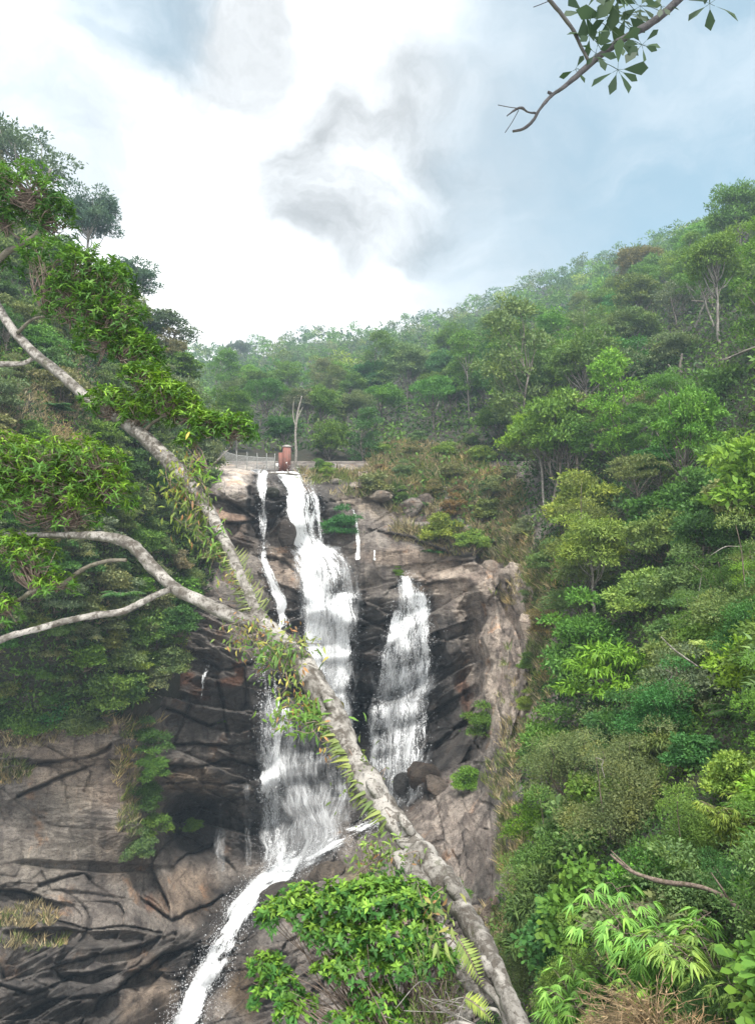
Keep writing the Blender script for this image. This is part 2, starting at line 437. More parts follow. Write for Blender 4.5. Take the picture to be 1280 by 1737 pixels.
# rock cliff: bedded, jointed rock in relief ------------------------------------------------
CX0, CX1, CY0, CY1 = -230.0, 985.0, 782.0, 1900.0
NX, NY = 640, 600
gx = np.linspace(CX0, CX1, NX); gy = np.linspace(CY0, CY1, NY)
PX, PY = np.meshgrid(gx, gy)
D0 = D(PX, PY)
P0 = at(PX, PY, D0)
X_, Y_, Z_ = P0[..., 0], P0[..., 1], P0[..., 2]
side = (PX - 640) * .058
elev = -(PY - 969) * .058
wob = (fbm(P0 / 9.0, 4, 3) - .5)
wob2 = (fbm(P0 / 2.2, 4, 5) - .5)
dip = 0.14 + 0.30 * sstep(PX, 600, 800) * sstep(PY, 1000, 1150) - 0.16 * sstep(PX, 480, 300) * (1 - sstep(PY, 1420, 1560)) + 0.26 * sstep(PY, 1450, 1600)
s_ = elev - dip * side + wob * 1.1 + wob2 * .22
a_ = side + wob * 1.2 + wob2 * .2
# masks
m_left = blobs(PX, PY, [(80, 1380, 235, 190, 1.0), (-120, 1400, 200, 260, 1.0), (150, 1300, 120, 90, 1)])       # smooth slab on the left
m_vert = np.maximum(sstep(PX, 770, 850) * (1 - sstep(PY, 1560, 1640)), blobs(PX, PY, [(770, 1430, 120, 120, 1.0)])) * sstep(PY, 950, 990)
m_top = blobs(PX, PY, [(385, 860, 80, 110, 1.0), (470, 950, 90, 60, .8), (560, 970, 70, 60, .8), (700, 960, 90, 30, .7)])
m_lay = np.clip(1 - .85 * m_left - m_vert - .55 * m_top, 0, 1)
edge = sstep(PX, CX0, CX0 + 40) * sstep(CX1 - PX, 0, 60) * sstep(PY, CY0 + 4, CY0 + 40)
off = np.zeros_like(D0)
hue = np.zeros_like(D0); crack = np.zeros_like(D0)
broken = sstep(fbm(P0 / 6.0, 3, 29), .38, .6)
for (sa, sb, amp, sd, wm) in ((10.0, 4.2, 2.4, 11, m_lay), (4.4, 1.7, 1.35, 23, m_lay * (.35 + .65 * broken)), (1.9, .6, .5, 37, m_lay * broken),
                              (16, 11, .7, 41, m_left), (5, 3.2, .16, 43, m_left), (7, 5, 1.3, 47, m_top), (2.6, 1.4, .4, 49, m_top)):
    f1, ed, i1, i2, la, lb = voro(a_ / sa, s_ / sb, sd)
    k = (1 - sstep(ed, 0.0, 0.06)) * sstep(fbm(P0 / 3.5, 3, sd + 200), .40, .62)
    off += wm * amp * ((i1 - .5) * 1.0 + (i2 - .5) * la * 1.9 + (.25 + .8 * i1) * lb * -1.0) + wm * k * amp * .16
    if sd in (41, 43): k = k * .12
    hue += wm * (i1 - .5) * (.5 if sa > 3 else .25); crack = np.maximum(crack, k * wm * (.55 if sa > 3 else .3))
for (sa, sb, amp, sd) in ((3.4, 9.0, 1.9, 61), (1.4, 4.0, .8, 67), (.7, 1.6, .28, 71)):
    f1, ed, i1, i2, la, lb = voro((a_ + elev * .12) / sa, (elev + wob * 3 + .3 * a_) / sb, sd)
    k = (1 - sstep(ed, 0.0, 0.07)) * sstep(fbm(P0 / 3.5, 3, sd + 200), .38, .6)
    off += m_vert * amp * ((i1 - .5) * 1.1 + (i2 - .5) * la * 1.5 - lb * .5) + m_vert * k * amp * .2
    hue += m_vert * (i1 - .5) * .5; crack = np.maximum(crack, k * m_vert * .5)
off += (fbm(P0 / 3.0, 5, 81) - .5) * .75 * (1 - .4 * m_left) + (fbm(P0 / 9.0, 3, 85) - .5) * 1.6
# ledges and overhangs seen in the photo (photo px, size, metres towards (-) or away (+) from the viewer)
for cx, cy, rx, ry, v in ((330, 1400, 75, 55, 2.6), (345, 1160, 90, 26, -.8), (330, 1300, 80, 40, -1.2), (350, 1230, 90, 20, .6), (360, 1120, 70, 20, .8),
                          (395, 905, 50, 34, -1.5), (370, 828, 60, 34, -1.2), (410, 868, 30, 8, 1.0), (432, 870, 16, 60, 2.2), (488, 900, 22, 25, -1.3), (535, 880, 18, 40, 1.8),
                          (655, 1040, 60, 30, -.9), (640, 1100, 40, 14, .9), (620, 1175, 50, 16, .8), (690, 1190, 70, 20, .7), (740, 1120, 30, 60, -.9),
                          (800, 1120, 26, 120, 2.2), (770, 1080, 30, 70, -1.2), (850, 1150, 40, 110, -1.4),
                          (120, 1590, 140, 16, 1.6), (150, 1470, 150, 10, .9), (110, 1290, 150, 8, .7), (200, 1660, 130, 14, 1.6), (100, 1690, 120, 30, -.9),
                          (560, 1510, 60, 40, -1.6), (470, 1520, 60, 30, -1.8), (460, 1640, 40, 70, -1.2), (700, 1420, 40, 40, -1.0), (715, 1325, 22, 26, -1.5), (680, 1330, 20, 20, -1),
                          (760, 1400, 60, 60, -1.0), (500, 1085, 40, 10, .6), (560, 1065, 60, 8, .7), (560, 1130, 60, 14, .7), (780, 985, 32, 20, -.9), (822, 1002, 26, 26, -1.2), (858, 985, 22, 22, -1.3), (742, 978, 24, 9, -.6), (886, 1010, 22, 40, -1.2), (880, 1100, 20, 60, -1.0), (800, 950, 30, 10, -.6)):
    d_ = np.hypot((PX - cx + 14 * wob2 * 3) / rx, (PY - cy + 14 * wob * 3) / ry)
    off += v * (1 - sstep(d_, .5, 1.1))
def polyd(poly):
    """signed distance in photo px from a polyline (positive below it) and a fade at its ends"""
    best = np.full(PX.shape, 1e9); sg = np.zeros(PX.shape)
    qx, qy = PX + 22 * wob2, PY + 16 * wob2
    for (x1, y1), (x2, y2) in zip(poly[:-1], poly[1:]):
        dx, dy = x2 - x1, y2 - y1; L2 = dx * dx + dy * dy
        t = np.clip(((qx - x1) * dx + (qy - y1) * dy) / L2, 0, 1)
        d = np.hypot(qx - x1 - t * dx, qy - y1 - t * dy)
        c = (dx * (qy - y1) - dy * (qx - x1)) / math.sqrt(L2)
        sg = np.where(d < best, np.sign(c), sg); best = np.minimum(best, d)
    return best, sg
# fractures: (polyline left to right, depth of the slit, recess below it, reach of the recess px)
for poly, slit, rec, reach in (([(40, 1300), (100, 1291), (150, 1283), (190, 1264)], .7, .5, 20), ([(35, 1354), (75, 1336), (110, 1316), (142, 1300)], .8, .4, 16), ([(-30, 1506), (40, 1512), (66, 1520)], .9, 1.6, 30),
                               ([(68, 1502), (100, 1486), (140, 1478), (152, 1490)], .5, .3, 14), ([(-10, 1565), (60, 1556), (150, 1578), (205, 1568), (275, 1584)], .6, -.7, 20), ([(180, 1690), (235, 1648), (280, 1618), (335, 1608)], 1.0, 1.8, 26),
                               ([(100, 1640), (160, 1618), (215, 1612), (270, 1590)], .6, .8, 16), ([(0, 1670), (60, 1690), (120, 1660), (190, 1640)], .6, .6, 20), ([(20, 1737), (90, 1700), (170, 1690)], .6, .7, 20), ([(120, 1760), (170, 1700), (215, 1665)], .5, .5, 14),
                               ([(285, 1203), (315, 1214), (350, 1228), (372, 1222)], .8, .7, 16), ([(280, 1268), (330, 1262), (390, 1266), (436, 1256)], .8, .9, 14), ([(282, 1296), (340, 1300), (400, 1292), (438, 1302)], .6, .6, 12), ([(285, 1330), (330, 1326), (390, 1332), (436, 1326)], .5, -.5, 12),
                               ([(300, 1380), (340, 1372), (390, 1352), (436, 1344)], .6, 2.2, 34), ([(345, 1118), (372, 1135), (420, 1126), (446, 1112)], .6, .6, 14), ([(372, 1160), (378, 1200), (386, 1250)], .7, .4, 10), ([(300, 1460), (340, 1440), (372, 1424)], .6, .5, 12),
                               ([(250, 1530), (290, 1560), (330, 1545), (380, 1520)], .5, .6, 14), ([(612, 1060), (660, 1048), (700, 1040)], .5, .5, 10), ([(610, 1122), (650, 1126), (700, 1112), (745, 1090)], .6, 1.1, 16), ([(606, 1180), (650, 1178), (690, 1160), (750, 1130)], .6, 1.0, 16),
                               ([(604, 1240), (660, 1232), (720, 1215), (785, 1176)], .5, .9, 18), ([(690, 1290), (740, 1262), (790, 1225)], .5, .8, 14), ([(660, 1000), (690, 985), (720, 990), (770, 985)], .4, .5, 10), ([(455, 1000), (480, 1012), (500, 1020)], .4, .5, 8),
                               ([(500, 1062), (550, 1060), (606, 1062)], .4, .9, 12), ([(510, 1120), (560, 1126), (606, 1118)], .4, .8, 12), ([(455, 1040), (500, 1044), (520, 1040)], .4, 1.0, 16), ([(515, 1180), (560, 1176), (602, 1182)], .4, .9, 14),
                               ([(340, 842), (390, 852), (420, 872)], .5, .8, 10), ([(345, 885), (390, 888), (432, 884)], .5, .6, 10), ([(440, 942), (480, 950), (500, 968)], .4, .3, 8), ([(640, 900), (700, 915), (760, 940), (800, 942)], .5, .6, 12)):
    dd_, sg_ = polyd(poly)
    off += slit * (1 - sstep(dd_, 0, 4.5)) + rec * np.where(sg_ > 0, 1 - sstep(dd_, reach * .5, reach * 2.2), 0) * (1 if rec > 0 else 1)
    crack = np.maximum(crack, .75 * (1 - sstep(dd_, .5, 4.5)))
D1 = D0 + off * edge
# colours of the rock itself
tone = 1 + hue * .9 + (fbm(P0 / 5, 4, 91) - .5) * .5
base = np.array([.272, .250, .230])
colr = base[None, None] * tone[..., None]
def wash(lst, c, gain=1.0):
    global colr
    w = np.clip(blobs(PX + 30 * wob2 * 2, PY + 30 * wob * 2, lst) * gain, 0, 1)[..., None]
    colr = colr * (1 - w) + w * np.array(c)[None, None] * tone[..., None]
wash([(380, 825, 80, 32, 1), (365, 800, 70, 18, 1)], (.66, .61, .56))
wash([(395, 905, 55, 40, .9)], (.20, .165, .14))
wash([(385, 885, 50, 8, .9)], (.46, .33, .25))
wash([(480, 975, 40, 40, .9), (700, 955, 110, 22, .9), (770, 980, 90, 30, .7)], (.44, .37, .31))
wash([(875, 1100, 80, 190, .95), (800, 1000, 70, 60, .7)], (.52, .45, .39))
wash([(620, 845, 60, 20, .8), (680, 870, 60, 20, .6), (850, 940, 50, 20, .7)], (.38, .33, .27))
wash([(760, 1420, 100, 100, .9)], (.38, .335, .30))
wash([(690, 1080, 60, 90, .5), (650, 1050, 60, 40, .8)], (.16, .15, .14))
wash([(330, 1330, 60, 26, .9)], (.48, .38, .29))
wash([(160, 1310, 120, 70, .75), (60, 1250, 80, 40, .6), (200, 1440, 60, 60, .5)], (.40, .33, .265))
wash([(110, 1400, 90, 80, .6), (40, 1480, 90, 60, .5)], (.21, .195, .168))
wash([(320, 1510, 60, 60, .8), (250, 1700, 60, 60, .8), (250, 1640, 40, 30, .6)], (.34, .27, .21))
wash([(100, 1660, 160, 60, .6)], (.19, .18, .175))
wash([(345, 1175, 26, 26, .55), (320, 1150, 18, 16, .8), (400, 1140, 14, 22, .8), (790, 1180, 14, 60, .6), (390, 1160, 20, 10, .8), (255, 1530, 20, 20, .5)], (.26, .105, .045))
wash([(420, 1680, 40, 60, .7), (440, 1640, 30, 40, .6)], (.22, .15, .075))
wash([(600, 1480, 30, 20, .6)], (.20, .17, .08))
colr *= (1 - .7 * crack)[..., None]
wet = blobs(PX + 60 * wob2, PY + 40 * wob, [(560, 1100, 110, 100, .9), (520, 1250, 110, 200, 1), (690, 1200, 105, 200, 1), (480, 1420, 110, 60, 1), (330, 1400, 70, 70, .95), (360, 1200, 100, 100, .7), (330, 1140, 60, 50, .7),
              (440, 870, 28, 80, .9), (480, 850, 40, 60, .9), (540, 880, 40, 70, .8), (430, 1040, 70, 30, .6), (560, 970, 60, 40, .5), (400, 1540, 90, 60, .9), (330, 1640, 70, 70, .8), (290, 1737, 80, 60, .8), (640, 1380, 70, 40, .8),
              (450, 1530, 60, 60, .55), (440, 1650, 60, 90, .5), (150, 1720, 160, 60, .45), (200, 1600, 120, 20, .6), (640, 1130, 60, 50, .8), (760, 1250, 40, 90, .6), (490, 900, 30, 30, .5)])
Pc = at(PX, PY, D1)
ii = np.arange(NY - 1)[:, None] * NX + np.arange(NX - 1)[None]
fq = np.stack([ii, ii + NX, ii + NX + 1, ii + 1], -1).reshape(-1, 4)
cliff = obj("rock_cliff", mesh_np("rock_cliff", Pc.reshape(-1, 3), fq, M_ROCK, False, {'tint': np.clip(colr, .004, .9).reshape(-1, 3), 'wet': np.clip(wet, 0, 1).ravel()}))
tag(cliff, "layered grey brown rock cliff behind the waterfall", kind='structure')

def cliff_d(px, py, grid=None):
    g = D1 if grid is None else grid
    u = np.clip((np.asarray(px, float) - CX0) / (CX1 - CX0) * (NX - 1), 0, NX - 1.001)
    v = np.clip((np.asarray(py, float) - CY0) / (CY1 - CY0) * (NY - 1), 0, NY - 1.001)
    i, j = u.astype(int), v.astype(int); f, h = u - i, v - j
    return (g[j, i] * (1 - f) + g[j, i + 1] * f) * (1 - h) + (g[j + 1, i] * (1 - f) + g[j + 1, i + 1] * f) * h
def in_cliff(px, py): return (px > CX0) & (px < CX1) & (py > CY0) & (py < CY1)
def ground_d(px, py):
    px = np.asarray(px, float); py = np.asarray(py, float)
    return np.where(in_cliff(px, py), cliff_d(px, py), D(px, py))

# hillsides around the cliff, curling over behind the ridge
hx = np.arange(-700, 2201, 18.0); nt = 130
tt = np.linspace(0, 1, nt) ** 1.0
HX = np.repeat(hx[None], nt, 0); HY = ridge(hx)[None] + tt[:, None] * (2200 - ridge(hx)[None])
HD = D(HX, HY)
inn = sstep(HX, CX0 - 10, CX0 + 40) * sstep(CX1 + 10 - HX, 0, 50) * sstep(HY, CY0 - 8, CY0 + 22) * sstep(CY1 + 10 - HY, 0, 50)
HD = HD * (1 + .10 * inn)
HP = at(HX, HY, HD)
HP = HP + ((fbm(HP / 14.0, 4, 5) - .5) * (HD * .035)[...]) [..., None] * np.array([0, 0, 1.0])
back = []
for k, (dy, dz) in enumerate(((15, 1), (50, -10), (160, -60))):
    b = HP[0].copy(); b[:, 1] += dy; b[:, 2] += dz; back.append(b)
HP = np.concatenate([np.array(back[::-1]), HP]); nr = HP.shape[0]; nc = len(hx)
ii = np.arange(nr - 1)[:, None] * nc + np.arange(nc - 1)[None]
hill = obj("hillside", mesh_np("hillside", HP.reshape(-1, 3), np.stack([ii, ii + nc, ii + nc + 1, ii + 1], -1).reshape(-1, 4), M_SOIL, True))
tag(hill, "forested hillside rising behind the falls and down the far bank", kind='structure')

# nearer slope on the left of the falls
RL = np.array([(-700, -150), (-300, 120), (0, 345), (60, 400), (120, 460), (200, 520), (260, 570), (300, 612), (340, 690), (352, 790)], float)
def ridge_l(px): return np.interp(px, RL[:, 0], RL[:, 1])
DL = RBF([(-500, 0, 70), (0, 345, 78), (60, 400, 79), (120, 460, 80), (200, 520, 81), (260, 570, 82), (300, 612, 82), (340, 690, 80), (352, 790, 77.5), (352, 860, 74), (350, 950, 71),
          (0, 500, 54), (150, 600, 60), (250, 700, 67), (0, 700, 42), (150, 760, 50), (280, 800, 63), (330, 850, 71), (0, 900, 42), (150, 950, 48), (280, 950, 62), (335, 980, 68),
          (0, 1100, 46), (150, 1100, 50), (280, 1080, 62), (330, 1060, 66), (0, 1215, 53.5), (150, 1225, 53.5), (260, 1190, 58), (300, 1120, 63.5), (-400, 700, 36), (-400, 1200, 45), (-700, 700, 34)])
lx = np.concatenate([np.arange(-700, 0, 25.0), np.arange(0, 353, 6.0)])
low = 14 * (fbm(np.stack([lx / 22.0, lx * 0, lx * 0], -1), 3, 2) - .3) + np.interp(lx, [-700, 0, 60, 180, 250, 290, 330, 352], [1260, 1232, 1238, 1240, 1215, 1170, 1080, 1010])
nt = 120; tt = np.linspace(0, 1, nt)
LX = np.repeat(lx[None], nt, 0); LY = ridge_l(lx)[None] + tt[:, None] * (low - ridge_l(lx))[None]
LD = DL(LX, LY)
LP = at(LX, LY, LD); LP = LP + ((fbm(LP / 5.0, 5, 15) - .5) * 2.2 * sstep(tt, 0, .05)[:, None])[..., None] * np.array([0, -.5, .8])
back = []
for dy, dz in ((6, -.5), (20, -8), (50, -40)):
    b = LP[0].copy(); b[:, 1] += dy; b[:, 2] += dz; back.append(b)
bot = LP[-1].copy(); bot[:, 1] += 5; bot[:, 2] -= 1.5
LP = np.concatenate([np.array(back[::-1]), LP, bot[None]]); nr = LP.shape[0]; nc = len(lx)
ii = np.arange(nr - 1)[:, None] * nc + np.arange(nc - 1)[None]
bank = obj("hillside", mesh_np("slope", LP.reshape(-1, 3), np.stack([ii, ii + nc, ii + nc + 1, ii + 1], -1).reshape(-1, 4), M_SOIL, True))
tag(bank, "steep overgrown slope beside the top of the falls", kind='structure')
# ------------------------------------------------------------------ water
def water_mat(name, veil=False):
    m, t, out = material(name)
    uv = t.new('ShaderNodeUVMap', uv_map='uv').outputs[0]
    dens = t.new('ShaderNodeAttribute', attribute_name='dens').outputs['Fac']
    wv = t.vmath('SCALE', t.vmath('SUBTRACT', t.noise(uv, .5, 3, .5)[1], (.5, .5, .5))); wv.node.inputs[3].default_value = .8
    uw = t.vmath('ADD', uv, wv)
    s1 = t.noise(t.mapping(uw, (1.3, .13, 1)), 1.0, 5, .6)[0]
    s2 = t.noise(t.mapping(uw, (5.5, .42, 1)), 1.0, 5, .65)[0]
    g = t.noise(t.mapping(uw, (9.0, 4.0, 1)), 1.0, 4, .7)[0]
    if veil:
        v = t.math('ADD', t.math('MULTIPLY', s1, .45), t.math('ADD', t.math('MULTIPLY', s2, .4), t.math('MULTIPLY', g, .15)))
    else:
        v = t.math('ADD', t.math('MULTIPLY', s1, .36), t.math('ADD', t.math('MULTIPLY', s2, .34), t.math('MULTIPLY', g, .3)))
    th = t.ramp(dens, 0, 1, .67, .435, False)
    w = .17 if veil else .05
    a = t.ramp(t.math('SUBTRACT', v, th), -w, w)
    a = t.math('MULTIPLY', a, t.ramp(dens, 0.0, .25))
    if veil: a = t.math('MULTIPLY', a, .56)
    p = t.new('ShaderNodeBsdfPrincipled')
    p.inputs['Base Color'].default_value = (.92, .94, .95, 1); p.inputs['Roughness'].default_value = .45
    bp = t.new('ShaderNodeBump'); bp.inputs['Strength'].default_value = .7; bp.inputs['Distance'].default_value = .12
    t.l.new(t.math('ADD', g, t.noise(t.mapping(uw, (3, 1.2, 1)), 1.0, 5, .7)[0]), bp.inputs['Height']); t.l.new(bp.outputs[0], p.inputs['Normal'])
    tr = t.new('ShaderNodeBsdfTranslucent'); tr.inputs[0].default_value = (.9, .92, .95, 1)
    mx = t.new('ShaderNodeMixShader'); mx.inputs[0].default_value = .25
    t.l.new(p.outputs[0], mx.inputs[1]); t.l.new(tr.outputs[0], mx.inputs[2])
    cl = t.new('ShaderNodeBsdfTransparent')
    m2 = t.new('ShaderNodeMixShader'); t.l.new(a, m2.inputs[0]); t.l.new(cl.outputs[0], m2.inputs[1]); t.l.new(mx.outputs[0], m2.inputs[2])
    t.l.new(m2.outputs[0], out.inputs[0])
    return m
M_WATER, M_VEIL = water_mat("falling_water"), water_mat("thin_water", True)
M_DROP, _t, _o = material("water_drops")
_p = _t.new('ShaderNodeBsdfPrincipled'); _p.inputs['Base Color'].default_value = (.9, .92, .94, 1); _p.inputs['Roughness'].default_value = .4
_t.l.new(_p.outputs[0], _o.inputs[0])

# nearest rock around each sight line, so that water stands clear of it
Dmin = D1.copy()
for sh in range(1, 5):
    for ax in (0, 1):
        for sg in (-1, 1):
            Dmin = np.minimum(Dmin, np.roll(D1, sg * sh, ax))
K = np.ones(9) / 9
Dsm = np.apply_along_axis(lambda r: np.convolve(r, K, 'same'), 1, Dmin)
Dsm = np.apply_along_axis(lambda r: np.convolve(r, K, 'same'), 0, Dsm)
Dsm[:6] = Dmin[:6]; Dsm[-6:] = Dmin[-6:]; Dsm[:, :6] = Dmin[:, :6]; Dsm[:, -6:] = Dmin[:, -6:]

def strip(rows, gap=.3, seed=0, nu=26, path=False):
    """rows: (py, x_left, x_right, density)  -> grid of points, uv in metres, density"""
    r = np.array(rows, float)
    n = max(12, int(np.ptp(r[:, 0]) / 3))
    if path: n = 130
    c = catmull(r, n)
    if not path:      # the soft fringe of a fall spreads past its core
        wd = c[:, 2] - c[:, 1]; c[:, 1] -= .17 * wd; c[:, 2] += .15 * wd
    u = np.linspace(0, 1, nu)
    g = np.random.default_rng(seed)
    jl = np.cumsum(g.normal(size=n)); jl = (jl - np.linspace(jl[0], jl[-1], n)) * .5
    jr = np.cumsum(g.normal(size=n)); jr = (jr - np.linspace(jr[0], jr[-1], n)) * .5
    px = (c[:, 1] + jl)[:, None] * (1 - u) + (c[:, 2] + jr)[:, None] * u
    py = c[:, 0][:, None] + 0 * u
    if path:   # rows carry (py_left) and (py_right) in columns 0 and 4
        py = c[:, 0][:, None] * (1 - u) + c[:, 4][:, None] * u
    d = cliff_d(px, py, Dsm) - gap
    if path: d = d - (fbm(np.stack([px / 14.0, py / 18.0, px * 0 + seed], -1), 4, 9) - .4) * 1.1
    P = at(px, py, d)
    wid = np.linalg.norm(P[:, -1] - P[:, 0], axis=1)
    mid = P[:, nu // 2]
    s = np.concatenate([[0], np.cumsum(np.linalg.norm(np.diff(mid, axis=0), axis=1))])
    U = (u[None] - .5) * wid[:, None] + seed * 13.7
    Vv = np.repeat(s[:, None], nu, 1) + seed * 3.1
    e = np.minimum(u, 1 - u)[None] * 2
    dn = c[:, 3][:, None] * sstep(e, 0.0, .6)
    rag = fbm(np.stack([U * (1.1 if not path else .8), Vv * (.35 if not path else .55), U * 0 + seed], -1), 4, 3)
    dn = dn * (1 - (1 - sstep(e, .1, .9)) * sstep(rag, .62, .40) * .9) * (.72 + .56 * rag)
    if path: dn = dn * (1 - .55 * sstep(rag, .5, .36)) * .95
    k = np.arange(n) / (n - 1)
    dn = dn * (sstep(k, 0, .03) * sstep(1 - k, 0, .03))[:, None]
    ii = np.arange(n - 1)[:, None] * nu + np.arange(nu - 1)[None]
    q = np.stack([ii, ii + nu, ii + nu + 1, ii + 1], -1).reshape(-1, 4)
    return P.reshape(-1, 3), q, np.stack([U.ravel(), Vv.ravel()], 1), dn.ravel()

def water(name, label, strips, mat, drops=0, dsize=.06, parent=None):
    Vs, qs, us, ds = [], [], [], []; n = 0
    for a in strips:
        P, q, u, d = strip(*a[:1], **a[1])
        Vs.append(P); qs.append(q + n); us.append(u); ds.append(d); n += len(P)
    V = np.concatenate(Vs); dn = np.concatenate(ds)
    o = obj(name, mesh_np(name, V, np.concatenate(qs), mat, True, {'dens': dn}, np.concatenate(us)))
    tag(o, label, kind='structure')
    return o, V, dn

def spray(parent, V, dn, n, size, spread, seed):
    """loose drops thrown off the water, many short slivers"""
    g = np.random.default_rng(seed)
    i = g.choice(len(V), n, p=(dn + .08) / (dn + .08).sum())
    C = V[i] + g.normal(size=(n, 3)) * np.array(spread)
    C[:, 1] -= .25
    L = size * g.uniform(.5, 1.6, n)
    b = Build()
    Dv = np.stack([g.normal(size=n) * .25, g.normal(size=n) * .25, -np.ones(n)], 1)
    b.leaves(C, Dv, np.tile([0, -1.0, .2], (n, 1)) + g.normal(size=(n, 3)) * .3, L * 1.6, L * .6)
    o = b.make('spray', M_DROP)
    tag(o, "white water drops thrown off the falls", kind='stuff')
    return o

main_rows = [(798, 452, 512, .9), (808, 460, 524, 1), (830, 470, 536, 1), (855, 478, 542, .95), (880, 486, 536, 1), (905, 494, 534, 1), (922, 492, 552, 1), (938, 492, 580, .95), (960, 500, 602, .78), (1000, 508, 606, .66), (1030, 512, 608, .6)]
w1 = water('waterfall', "tall white main fall pouring over the lip and down the stepped cliff", [
    (main_rows, dict(seed=1, gap=.3)),
    ([(925, 492, 530, 1), (960, 500, 548, 1), (1000, 510, 556, 1), (1040, 514, 552, .98), (1100, 514, 556, .88), (1150, 518, 560, .8), (1200, 530, 566, .7), (1230, 545, 572, .5)], dict(seed=2, gap=.45)),
    ([(1000, 560, 608, .8), (1040, 560, 608, .9), (1080, 562, 608, .85), (1120, 566, 606, .85), (1160, 556, 602, .75), (1200, 556, 600, .65), (1260, 560, 602, .5), (1330, 560, 606, .3)], dict(seed=3, gap=.5)),
    ([(1150, 518, 600, .5), (1165, 520, 604, .55), (1200, 524, 604, .45), (1240, 540, 604, .3)], dict(seed=16, gap=.4)),
    ([(812, 515, 528, .5), (840, 526, 544, .7), (870, 532, 548, .75), (905, 536, 550, .6), (925, 540, 552, .4)], dict(seed=4, gap=.5, nu=14)),
    ([(1000, 506, 608, .6), (1060, 512, 610, .62), (1110, 514, 608, .55), (1160, 516, 606, .5), (1230, 530, 604, .4)], dict(seed=5, gap=.75)),
    ([(1215, 560, 606, .55), (1228, 556, 606, .7), (1250, 560, 602, .5), (1300, 566, 600, .3)], dict(seed=15, gap=.6)),
    ([(795, 420, 458, .8), (806, 430, 455, .9), (830, 434, 453, .85), (870, 438, 454, .7), (905, 440, 454, .62), (935, 440, 455, .7)], dict(seed=6, gap=.35, nu=16)),
    ([(930, 436, 458, .8), (955, 437, 460, .9), (980, 445, 470, .95), (1005, 458, 482, .95), (1022, 468, 488, .9), (1040, 470, 486, .8), (1060, 466, 494, .8), (1085, 464, 492, .6)], dict(seed=7, gap=.35, nu=16)),
], M_WATER)
w2 = water('waterfall', "white side fall spreading over dark rock right of the main fall", [
    ([(974, 682, 696, .8), (990, 680, 705, 1), (1012, 676, 720, .95), (1040, 670, 730, .78), (1075, 660, 734, .66), (1110, 648, 736, .6), (1160, 640, 732, .62), (1220, 628, 728, .55), (1290, 622, 724, .5), (1345, 622, 715, .45), (1370, 640, 700, .5)], dict(seed=8, gap=.35, nu=40)),
    ([(1030, 668, 690, .7), (1065, 656, 684, .9), (1100, 645, 676, .85), (1150, 638, 668, .7), (1220, 628, 664, .6), (1300, 622, 660, .5), (1350, 624, 660, .5)], dict(seed=9, gap=.55)),
    ([(1000, 700, 722, .6), (1050, 705, 732, .85), (1100, 706, 734, .85), (1160, 706, 732, .7), (1230, 700, 730, .65), (1300, 694, 724, .6), (1340, 690, 716, .5)], dict(seed=10, gap=.55)),
    ([(1080, 678, 700, .6), (1150, 674, 696, .6), (1220, 670, 700, .6), (1300, 664, 694, .45)], dict(seed=11, gap=.6)),
], M_WATER)
w3 = water('waterfall', "narrow fall dropping down the lower cliff behind the leaning trunk", [
    ([(1095, 436, 456, .35), (1130, 437, 458, .5), (1200, 440, 470, .55), (1260, 440, 478, .75), (1320, 440, 480, .85), (1380, 442, 484, .8), (1440, 444, 488, .75), (1480, 446, 490, .6)], dict(seed=12, gap=.6)),
    ([(1200, 480, 496, .8), (1225, 470, 490, .9), (1255, 460, 480, .9), (1290, 452, 474, .85), (1340, 448, 474, .7)], dict(seed=13, gap=.8, nu=14)),
    ([(1140, 462, 480, .4), (1180, 460, 476, .5), (1220, 456, 476, .5)], dict(seed=14, gap=.7, nu=14)),
], M_WATER)
veil = water('waterfall', "thin misty veil of water over the dark lower wall", [
    ([(1180, 440, 600, .3), (1240, 442, 606, .5), (1320, 444, 606, .55), (1400, 446, 600, .55), (1450, 444, 560, .5), (1480, 440, 520, .3)], dict(seed=21, gap=.9, nu=60)),
    ([(1200, 436, 486, .4), (1300, 434, 520, .5), (1400, 436, 596, .6), (1450, 440, 570, .65), (1482, 436, 520, .5)], dict(seed=29, gap=1.3, nu=50)),
    ([(1130, 632, 732, .4), (1230, 624, 730, .6), (1320, 620, 724, .65), (1370, 624, 700, .5)], dict(seed=22, gap=.9, nu=40)),
    ([(1000, 512, 606, .4), (1080, 512, 608, .55), (1180, 520, 604, .5), (1240, 530, 604, .3)], dict(seed=23, gap=.95, nu=40)),
    ([(1020, 508, 608, .5), (1080, 510, 610, .65), (1160, 516, 606, .6), (1230, 540, 606, .45), (1300, 556, 606, .4), (1400, 556, 604, .3)], dict(seed=26, gap=1.1, nu=40)),
    ([(985, 676, 706, .4), (1040, 668, 732, .6), (1100, 646, 738, .6), (1180, 632, 734, .55), (1240, 626, 730, .5)], dict(seed=27, gap=1.0, nu=40)),
    ([(925, 492, 580, .5), (960, 498, 604, .6), (1000, 504, 608, .6), (1030, 508, 610, .5)], dict(seed=28, gap=.55, nu=40)),
    ([(1360, 366, 384, .4), (1420, 364, 384, .5), (1480, 366, 384, .4)], dict(seed=24, gap=.4, nu=10)),
    ([(1330, 412, 424, .4), (1400, 414, 428, .5), (1470, 416, 428, .4)], dict(seed=25, gap=.4, nu=10)),
], M_VEIL)
small = water('waterfall', "small trickle falling from a notch beside the green shrub", [
    ([(862, 594, 602, .6), (880, 598, 606, .7), (900, 600, 609, .9), (925, 602, 612, .8), (952, 602, 614, .7)], dict(seed=31, gap=.3, nu=10)),
    ([(932, 633, 636, .8), (952, 632, 637, .8)], dict(seed=32, gap=.3, nu=6)),
], M_WATER)
